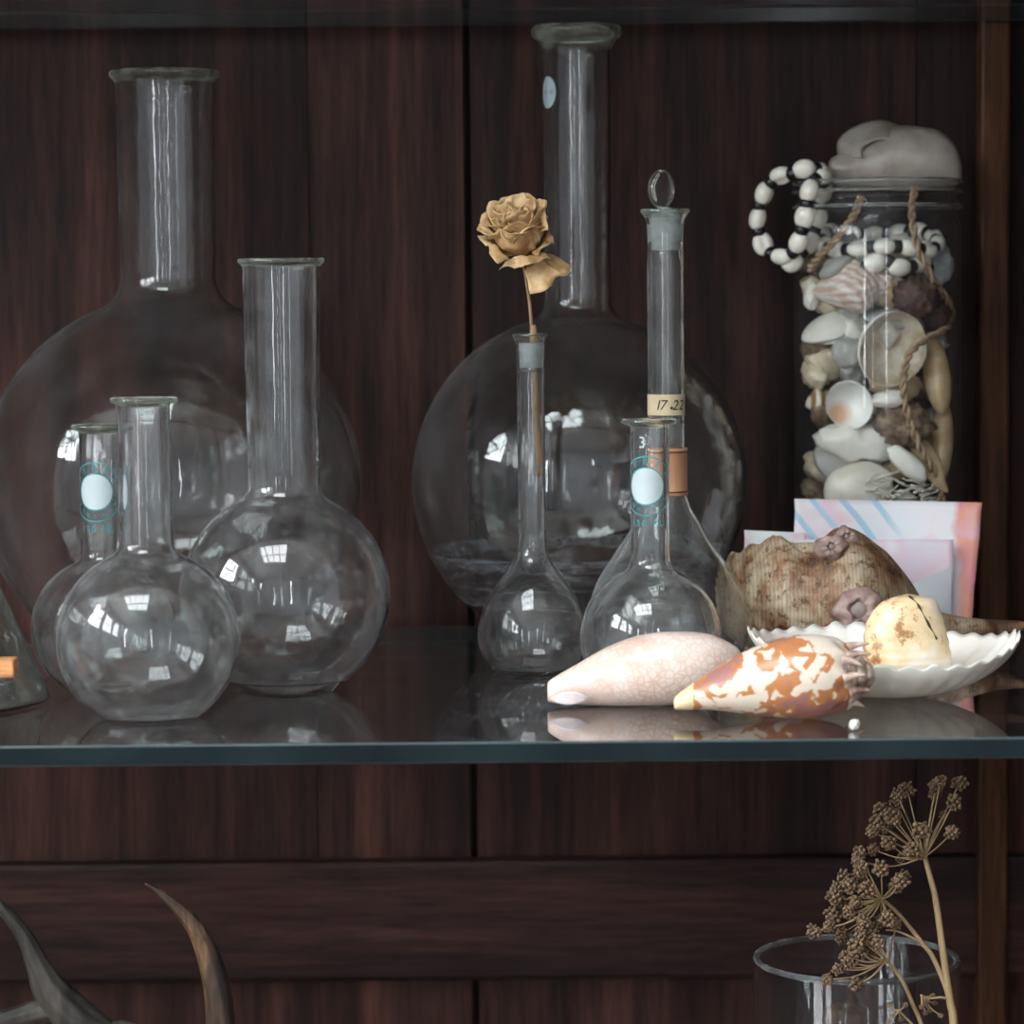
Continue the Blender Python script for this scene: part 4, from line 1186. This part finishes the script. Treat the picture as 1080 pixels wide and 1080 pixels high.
# coral twigs
cor = root('coral_sprig', JP(945, 520, .006), 'tangle of thin bleached coral twigs at the bottom of the jar', 'coral')
mb = MB()
rc_ = random.Random(8)
for i in range(34):
    p0 = Vector((rc_.uniform(905, 985), rc_.uniform(506, 532)))
    an = rc_.uniform(-.7, .45) + (PI if rc_.random() < .3 else 0); ln = rc_.uniform(12, 30)
    pts = []
    for q in range(5):
        t = q / 4; pp = p0 + Vector((math.cos(an), -abs(math.sin(an)) * .9)) * ln * t
        px_ = min(max(pp.x, 858), 990)
        pts.append(JP(px_, pp.y + rc_.uniform(-1.5, 1.5), (rc_.uniform(1, 6)) * JS))
    v, f = tube_vf(crom(pts, 9), [.0008 * (1 - .6 * t / 8) for t in range(9)], 6); mb.add(v, f)
build('twigs', mb.v, mb.f, M_CORAL, cor)
# twine
def twist(name, pts, rad, label, n=160):
    pth = crom(pts, n); mb = MB()
    for s0 in (0, PI):
        q = []
        for i, p in enumerate(pth):
            t = (pth[min(i + 1, n - 1)] - pth[max(i - 1, 0)]).normalized(); a = t.cross(Vector((0, 1, 0))).normalized(); b = t.cross(a)
            ph = i * .62 + s0; q.append(p + (a * math.cos(ph) + b * math.sin(ph)) * rad * .62)
        v, f = tube_vf(q, rad * .62, 8); mb.add(v, f)
    return tag(mb.build(name, M_TWINE), label, 'twine')
tw = [JP(px, py, .0021 + (.0034 if py < 230 else .0012 if py < 245 else 0), 1.0) for px, py in ((966, 196), (962, 215), (963, 238), (970, 268), (985, 296), (999, 318), (1003, 334), (996, 348), (976, 358), (960, 372), (954, 392), (953, 412), (958, 440), (968, 466), (980, 488), (990, 508), (993, 528))]
twist('jute_twine', tw, .0019, 'long bent jute twine hanging down the right side inside the jar')
tw = [JP(px, py, .003 + (.003 if py < 235 else 0), .98) for px, py in ((908, 208), (900, 228), (884, 250), (866, 268), (854, 284))]
twist('jute_twine', tw, .0019, 'short jute twine strand slanting at upper left inside the jar', 60)

# ------------------------------------------------------------------ shell bracelets
def bead_mesh():
    def fn(u, v):
        th = PI * v; ph = 2 * PI * u
        z = -math.cos(th); r = math.sin(th) ** .85
        slit = .0
        if abs(math.sin(ph)) < .25 and math.cos(ph) > 0: slit = .22 * (1 - abs(z) ** 4)
        return Vector((r * math.cos(ph) * .50 * (1 - slit), r * math.sin(ph) * .60, z))
    vs, fs = grid_vf(fn, 28, 18, True, False)
    me = bpy.data.meshes.new('cowrie_bead'); me.from_pydata(vs, [], fs); me.materials.append(M_BEADS)
    me.polygons.foreach_set('use_smooth', [True] * len(me.polygons)); return me
BEAD = bead_mesh()
vs, fs = lathe_vf([(0, -.5), (.38, -.5), (.5, -.32), (.5, .32), (.38, .5), (0, .5)], (0, 0, 0), 16)
BLK = bpy.data.meshes.new('black_bead'); BLK.from_pydata(vs, [], fs); BLK.materials.append(M_BLACK)
BLK.polygons.foreach_set('use_smooth', [True] * len(BLK.polygons))
def bracelet(label, path, loc, length=.0102, gap=.0040, seed=1, closed=False):
    r = root('shell_bracelet', loc, label, 'bracelet'); og = org(r); rr_ = random.Random(seed)
    dense = crom(path, 500)
    cum = [0]
    for a, b in zip(dense[:-1], dense[1:]): cum.append(cum[-1] + (b - a).length)
    tot = cum[-1]; n = max(1, round(tot / (length + gap))); step = tot / n
    def at(d):
        d = max(0, min(d, tot)); 
        for i in range(len(cum) - 1):
            if cum[i + 1] >= d: break
        q = (d - cum[i]) / max(cum[i + 1] - cum[i], 1e-9); return dense[i].lerp(dense[i + 1], q), (dense[i + 1] - dense[i]).normalized()
    for k in range(n):
        p, t = at((k + .42) * step)
        q = t.to_track_quat('Z', 'Y'); q = q @ Euler((0, 0, rr_.uniform(0, 2 * PI))).to_quaternion()
        o = bpy.data.objects.new('cowrie_bead', BEAD); COL.objects.link(o); o.parent = r
        o.location = p - og; o.rotation_mode = 'QUATERNION'; o.rotation_quaternion = q
        q2 = q @ Euler((rr_.uniform(-.22, .22), rr_.uniform(-.22, .22), 0)).to_quaternion(); o.rotation_quaternion = q2
        L2 = step * .455; o.scale = (L2 * rr_.uniform(1.35, 1.55), L2 * rr_.uniform(1.35, 1.55), L2)
        p, t = at((k + .93) * step)
        o = bpy.data.objects.new('black_bead', BLK); COL.objects.link(o); o.parent = r
        o.location = p - og; o.rotation_mode = 'QUATERNION'; o.rotation_quaternion = t.to_track_quat('Z', 'Y')
        o.scale = (.0072, .0072, .0054)
    v, f = tube_vf(dense[::6] + [dense[-1]], .0006, 6); build('cord', v, f, M_BLACK, r)
    return r
BY = 1.525
pp = [(872, 192, 0), (866, 181, -.004), (853, 177, -.010), (836, 183, -.006), (818, 188, 0), (804, 208, .004), (799, 232, .006), (804, 256, .006), (818, 270, .002), (836, 266, -.004), (845, 246, -.010), (850, 222, -.012), (854, 200, -.012), (864, 184, -.008), (868, 196, .002), (866, 216, .006), (860, 240, .006), (852, 260, .004), (834, 276, .002), (820, 276, .004)]
bracelet('white cowrie shell bracelet with black beads dangling outside the jar rim', [P(x, y, BY - .006 + d) for x, y, d in pp], P(868, 190, BY))
pp2 = []
for i in range(25):
    a = 2 * PI * i / 24
    pp2.append(Vector((JB.x + .0305 * math.cos(a) + .001, JB.y + .0295 * math.sin(a), P(925, 248, JY).z + .0055 * math.sin(a) - .003 + .002 * math.sin(3 * a))))
bracelet('cowrie shell bracelet with black beads coiled inside the top of the jar', pp2, P(925, 250, JY), seed=4)
pp3 = [p + Vector((0, 0, -.009 + .002 * math.cos(2 * i))) for i, p in enumerate(pp2[2:23])]
r3 = bracelet('lower cowrie bracelet of yellowish shells just beneath the top one in the jar', [Vector((JB.x + (p.x - JB.x) * .92, JB.y + (p.y - JB.y) * .92, p.z)) for p in pp3], P(925, 262, JY), seed=9)

# big shell on the jar mouth
lid = root('sea_shell', P(945, 192, JY), 'large grey pink rounded sea shell resting on top of the jar', 'shell')
sec = [(873, 178, 186), (876, 168, 192), (886, 162, 196), (900, 156, 198), (920, 147, 199), (945, 134, 200), (968, 133, 200), (988, 137, 199.5), (1001, 146, 198), (1009, 158, 195), (1013, 172, 190), (1012, 184, 188)]
vs, fs = spindle_vf(sec, JY - .004, .98, 90, 56, lambda u, a: 1 + .05 * noise.noise(Vector((u * 3, math.cos(a), math.sin(a) + 5)) * 1.6) + .012 * noise.noise(Vector((u * 22, math.cos(a) * 6, math.sin(a) * 6))))
build('shell_body', vs, fs, M_BIGSH, lid)
# flaring lip at upper left
path = crom([P(884, 168, JY - .004), P(883, 150, JY), P(893, 138, JY + .002), (P(912, 129, JY + .002)), P(932, 126.5, JY), P(948, 131, JY), P(962, 136, JY)], 40)
def lipf(u, v):
    c = path[min(int(u * 39.99), 39)]; inn = P(925, 165, JY - .010 + .0)
    return c.lerp(inn, v * .55) + Vector((0, -.010 * math.sin(PI * .5 * v), 0)) * 1.0
vs, fs = grid_vf(lipf, 40, 12)
o = build('shell_lip', vs, fs, M_BIGSH, lid); o.modifiers.new('thick', 'SOLIDIFY').thickness = .0022

# ------------------------------------------------------------------ lower level
VY = 1.40; VS = S(VY); vz = P(903, 1011, VY).z; vb = Vector((P(903, 1011, VY).x, VY, -.4198))
R_ = 110 * VS; H_ = vz - vb.z
prof = [(0, 0), (R_ * .9, 0), (R_ * .98, .003), (R_, .010), (R_, H_ - .001), (R_ - .0008, H_), (R_ - .0022, H_), (R_ - .003, H_ - .001), (R_ - .003, .014), (R_ * .9, .008), (0, .008)]
vs, fs = lathe_vf(prof, vb, 128)
nrings = len(prof)
vase = root('glass_vase', vb, 'wide clear glass cylinder vase cut off at the lower right', 'vase')
build('vase_body', vs, fs, VASEG, vase)
def torus_vf(c, R, r, n=128, m=10):
    return grid_vf(lambda u, v: Vector((c[0] + (R + r * math.cos(2 * PI * v)) * math.cos(2 * PI * u), c[1] + (R + r * math.cos(2 * PI * v)) * math.sin(2 * PI * u), c[2] + r * math.sin(2 * PI * v))), n, m, True, True)
vs, fs = torus_vf((vb.x, vb.y, vz), R_ - .0015, .0014)
build('vase_rim', vs, fs, glass_mat('vase_rim_glass', (.93, .96, .96), .10), vase)
# brown turned knob behind the vase
ky = 1.53; kc = P(893, 1072, ky)
prof = [(0, 0), (.016, 0), (.018, .006), (.013, .014), (.011, kc.z + .42 - .012), (.0125, kc.z + .42), (.0115, kc.z + .42 + .004), (.007, kc.z + .42 + .0065), (0, kc.z + .42 + .0072)]
vs, fs = lathe_vf(prof, (kc.x, ky, -.4198), 40)
tag(build('wooden_spindle', vs, fs, wood('turned_wood', (.05, .025, .015), (.11, .055, .03), (.2, .1, .06))), 'small brown turned wooden knob seen through the glass vase', 'ornament')

# antlers
def antler(name, label, paths, m, seed):
    r = root(name, Vector(paths[0][0][-1]).xy.to_3d() + Vector((0, 0, -.4198)), label, 'antler')
    for i, (pts, rads) in enumerate(paths):
        n = 70; pth = crom(pts, n); rd = crom([(q, 0) for q in rads], n)
        vs, fs = tube_vf(pth, [max(q.x, .0004) for q in rd], 28)
        seg = 28
        for a in range(n):
            c = pth[a]
            for b in range(seg):
                v = vs[a * seg + b]; d = v - c; an = 2 * PI * b / seg
                k = 1 + .07 * noise.noise(Vector((math.cos(an) * 3.5 + seed, math.sin(an) * 3.5, a * .06))) + .05 * math.cos(an * 9 + a * .03)
                vs[a * seg + b] = c + d * k
        build('tine' if i else 'beam', vs, fs, m, r)
    return r
AY = 1.36; asx = S(AY)
def AP(x, y, dy=0): return P(x, y, AY + dy)
floorp = lambda x, dy: Vector((P(x, 1100, AY + dy).x, AY + dy, -.414))
antler('deer_antler', 'grey forked antler at the lower left corner', [
    ([AP(-14, 938), AP(2, 957), AP(24, 985), AP(40, 1018), AP(54, 1046), AP(78, 1072), AP(110, 1100), AP(150, 1150), floorp(190, 0)], [1.5 * asx, 6 * asx, 9 * asx, 13 * asx, 19 * asx, 22 * asx, 22 * asx, 24 * asx, 26 * asx]),
    ([AP(-60, 1090), AP(-25, 1082), AP(10, 1076), AP(45, 1066), AP(66, 1064)], [6 * asx, 9 * asx, 12 * asx, 14 * asx, 15 * asx])], M_ANT1, 1)
AY = 1.30
antler('deer_antler', 'single brown pointed antler tine curving up left of centre', [
    ([AP(153, 932), AP(168, 941), AP(190, 960), AP(208, 982), AP(220, 1010), AP(229, 1045), AP(233, 1085), AP(233, 1150), AP(225, 1240), floorp(215, 0)], [.8 * asx, 3.5 * asx, 7 * asx, 9.5 * asx, 12 * asx, 14 * asx, 15.5 * asx, 18 * asx, 21 * asx, 24 * asx])], M_ANT2, 5)

# dried umbel stalks
ru = random.Random(11)
UY = 1.315; US = S(UY)
plant = root('dried_umbel_stalk', Vector((P(1016, 1100, UY).x, UY, -.4195)), 'dried straw coloured umbel stalks with brown seed heads at lower right', 'dried flower')
def UP(x, y, d=0): return P(x, y, UY + d)
def stk(name, pts, r0, r1, n=40, par=plant):
    pth = crom(pts, n); v, f = tube_vf(pth, [r0 + (r1 - r0) * i / (n - 1) for i in range(n)], 9)
    return build(name, v, f, M_USTEM, par)
foot = Vector((P(1012, 1100, UY).x, UY, -.4185))
s_main = stk('stem', [foot, UP(1012, 1200), UP(1006, 1082), UP(1002, 1056), UP(994, 1000), UP(987, 950), UP(981, 925), UP(976, 906)], .0024, .0012, 60)
stk('stem', [UP(1003, 1062, .001), UP(997, 1040), UP(984, 1010), UP(972, 994), UP(958, 976), UP(944, 960), UP(931, 949)], .0013, .0009)
stk('stem', [foot + Vector((.003, .004, 0)), UP(1000, 1180, .004), UP(974, 1088, .004), UP(964, 1062, .003), UP(952, 1035, .002), UP(936, 1014)], .0014, .0008, 50)
stk('twig', [UP(972, 994), UP(960, 988, -.002), UP(946, 982, -.003), UP(934, 981, -.003)], .0007, .0004, 14)
stk('twig', [UP(1001, 1054), UP(992, 1052, -.002), UP(980, 1053, -.003), UP(972, 1050, -.004)], .0007, .0003, 14)
stk('twig', [UP(975, 1092, .004), UP(964, 1082), UP(955, 1073), UP(948, 1066)], .0006, .0004, 14)
FLO = []
def seed_cluster(c, R, seed):
    rr_ = random.Random(seed); mb = MB()
    nfl = 26
    for i in range(nfl):
        z = 1 - 2 * (i + .5) / nfl; a = i * 2.4; q = math.sqrt(1 - z * z)
        d = Vector((q * math.cos(a), q * math.sin(a), z)) * R * rr_.uniform(.55, 1.0)
        v, f = blob_vf(c + d, (R * .24, R * .24, R * .34), rotm(rr_.uniform(0, 180), rr_.uniform(0, 180), 0), .25, 2.5, seed + i, 5)
        mb.add(v, f)
    return mb
def umbel(cx_, cy_, dd, heads, curve=.12):
    c = UP(cx_, cy_, dd)
    hub = MB(); hr = .0016 if len(heads) > 10 else .0008; v, f = blob_vf(c, (hr, hr, hr * .8), n=8, amp=.1); hub.add(v, f)
    um = hub.build('umbel', M_USTEM, plant)
    for i, (x, y, r, d) in enumerate(heads):
        e = UP(x, y, dd + d); dirv = (e - c); L0 = dirv.length
        side = Vector((0, 0, 1)) * L0 * .10 * (1 if y > cy_ - 20 else 0) * -1
        mid = c.lerp(e, .5) + Vector(((x - cx_) * US * -.0, 0, 0)) + side + Vector((0, d * .2, 0))
        pth = crom([c, mid, e], 12); v, f = tube_vf(pth, [.00045 - .00018 * k / 11 for k in range(12)], 6)
        build('ray', v, f, M_USTEM, um)
        mb = seed_cluster(e, r * US * .95, i * 17 + int(cx_)); mb.build('seed_head', M_SEED, um)
umbel(975, 904, 0, [(957, 833, 9, .01), (946, 838, 7, -.004), (987, 830, 9, .004), (992, 824, 8, -.006), (985, 838, 7, .008), (1012, 826, 9, .004), (1006, 846, 9, -.008), (1004, 878, 9, -.012), (973, 876, 11, -.016), (930, 855, 10, .006), (942, 862, 10, -.010), (926, 868, 9, .0), (920, 877, 7, -.012), (937, 889, 9, -.014), (962, 896, 9, -.018), (945, 848, 8, .014), (921, 896, 7, .01), (905, 908, 8, -.006), (950, 905, 6, .012), (995, 860, 5, .018), (934, 872, 8, .012)])
umbel(930, 948, -.004, [(906, 900, 8, .004), (908, 916, 9, -.008), (929, 917, 10, -.010), (890, 926, 9, .002), (897, 934, 9, -.01), (880, 944, 10, .0), (888, 952, 9, .008), (907, 924, 8, .012), (914, 938, 10, -.014), (902, 951, 8, -.012), (878, 966, 10, .004), (874, 978, 7, -.006), (888, 984, 8, .006), (858, 982, 8, 0), (949, 930, 10, -.01), (944, 936, 8, .01), (954, 924, 7, .004), (895, 962, 8, -.01), (910, 972, 8, -.012), (882, 936, 7, .01), (936, 968, 9, -.012), (943, 974, 8, .0), (887, 990, 7, .012), (930, 970, 8, .01)], .1)
umbel(935, 1013, -.008, [(917, 986, 10, -.006), (908, 992, 9, .004), (902, 1000, 10, -.01), (892, 1008, 8, .002), (912, 1003, 9, .008), (921, 978, 8, .006), (896, 1014, 8, -.008), (884, 1022, 7, .0), (872, 1033, 8, .004), (903, 1038, 8, -.004), (889, 1020, 7, .008), (908, 984, 8, -.01), (926, 994, 8, -.014), (920, 1006, 7, .01), (947, 975, 4, .01)], .1)
umbel(972, 1050, -.004, [(978, 1056, 3, 0), (972, 1062, 3, -.002), (981, 1066, 3, .002), (986, 1058, 3, .004), (976, 1068, 3, 0), (992, 1071, 3, .002), (984, 1050, 3, .004)])
umbel(948, 1066, -.004, [(938, 1061, 3, 0), (942, 1072, 3, 0), (937, 1077, 3, .002), (955, 1060, 3, .002), (950, 1075, 3, .003)])

# ------------------------------------------------------------------ world / render settings
w = bpy.data.worlds.new('world'); scn.world = w; w.use_nodes = True
w.node_tree.nodes['Background'].inputs[0].default_value = (.75, .85, 1, 1); w.node_tree.nodes['Background'].inputs[1].default_value = .6
scn.view_settings.view_transform = 'Standard'; scn.view_settings.look = 'None'
scn.view_settings.gamma = 1; scn.view_settings.use_curve_mapping = False
scn.view_settings.exposure = 0.15
cy = scn.cycles
cy.max_bounces = 26; cy.transmission_bounces = 24; cy.transparent_max_bounces = 32; cy.glossy_bounces = 8; cy.diffuse_bounces = 3
cy.use_denoising = True; cy.caustics_reflective = True; cy.caustics_refractive = True
cy.sample_clamp_indirect = 6; cy.blur_glossy = .3
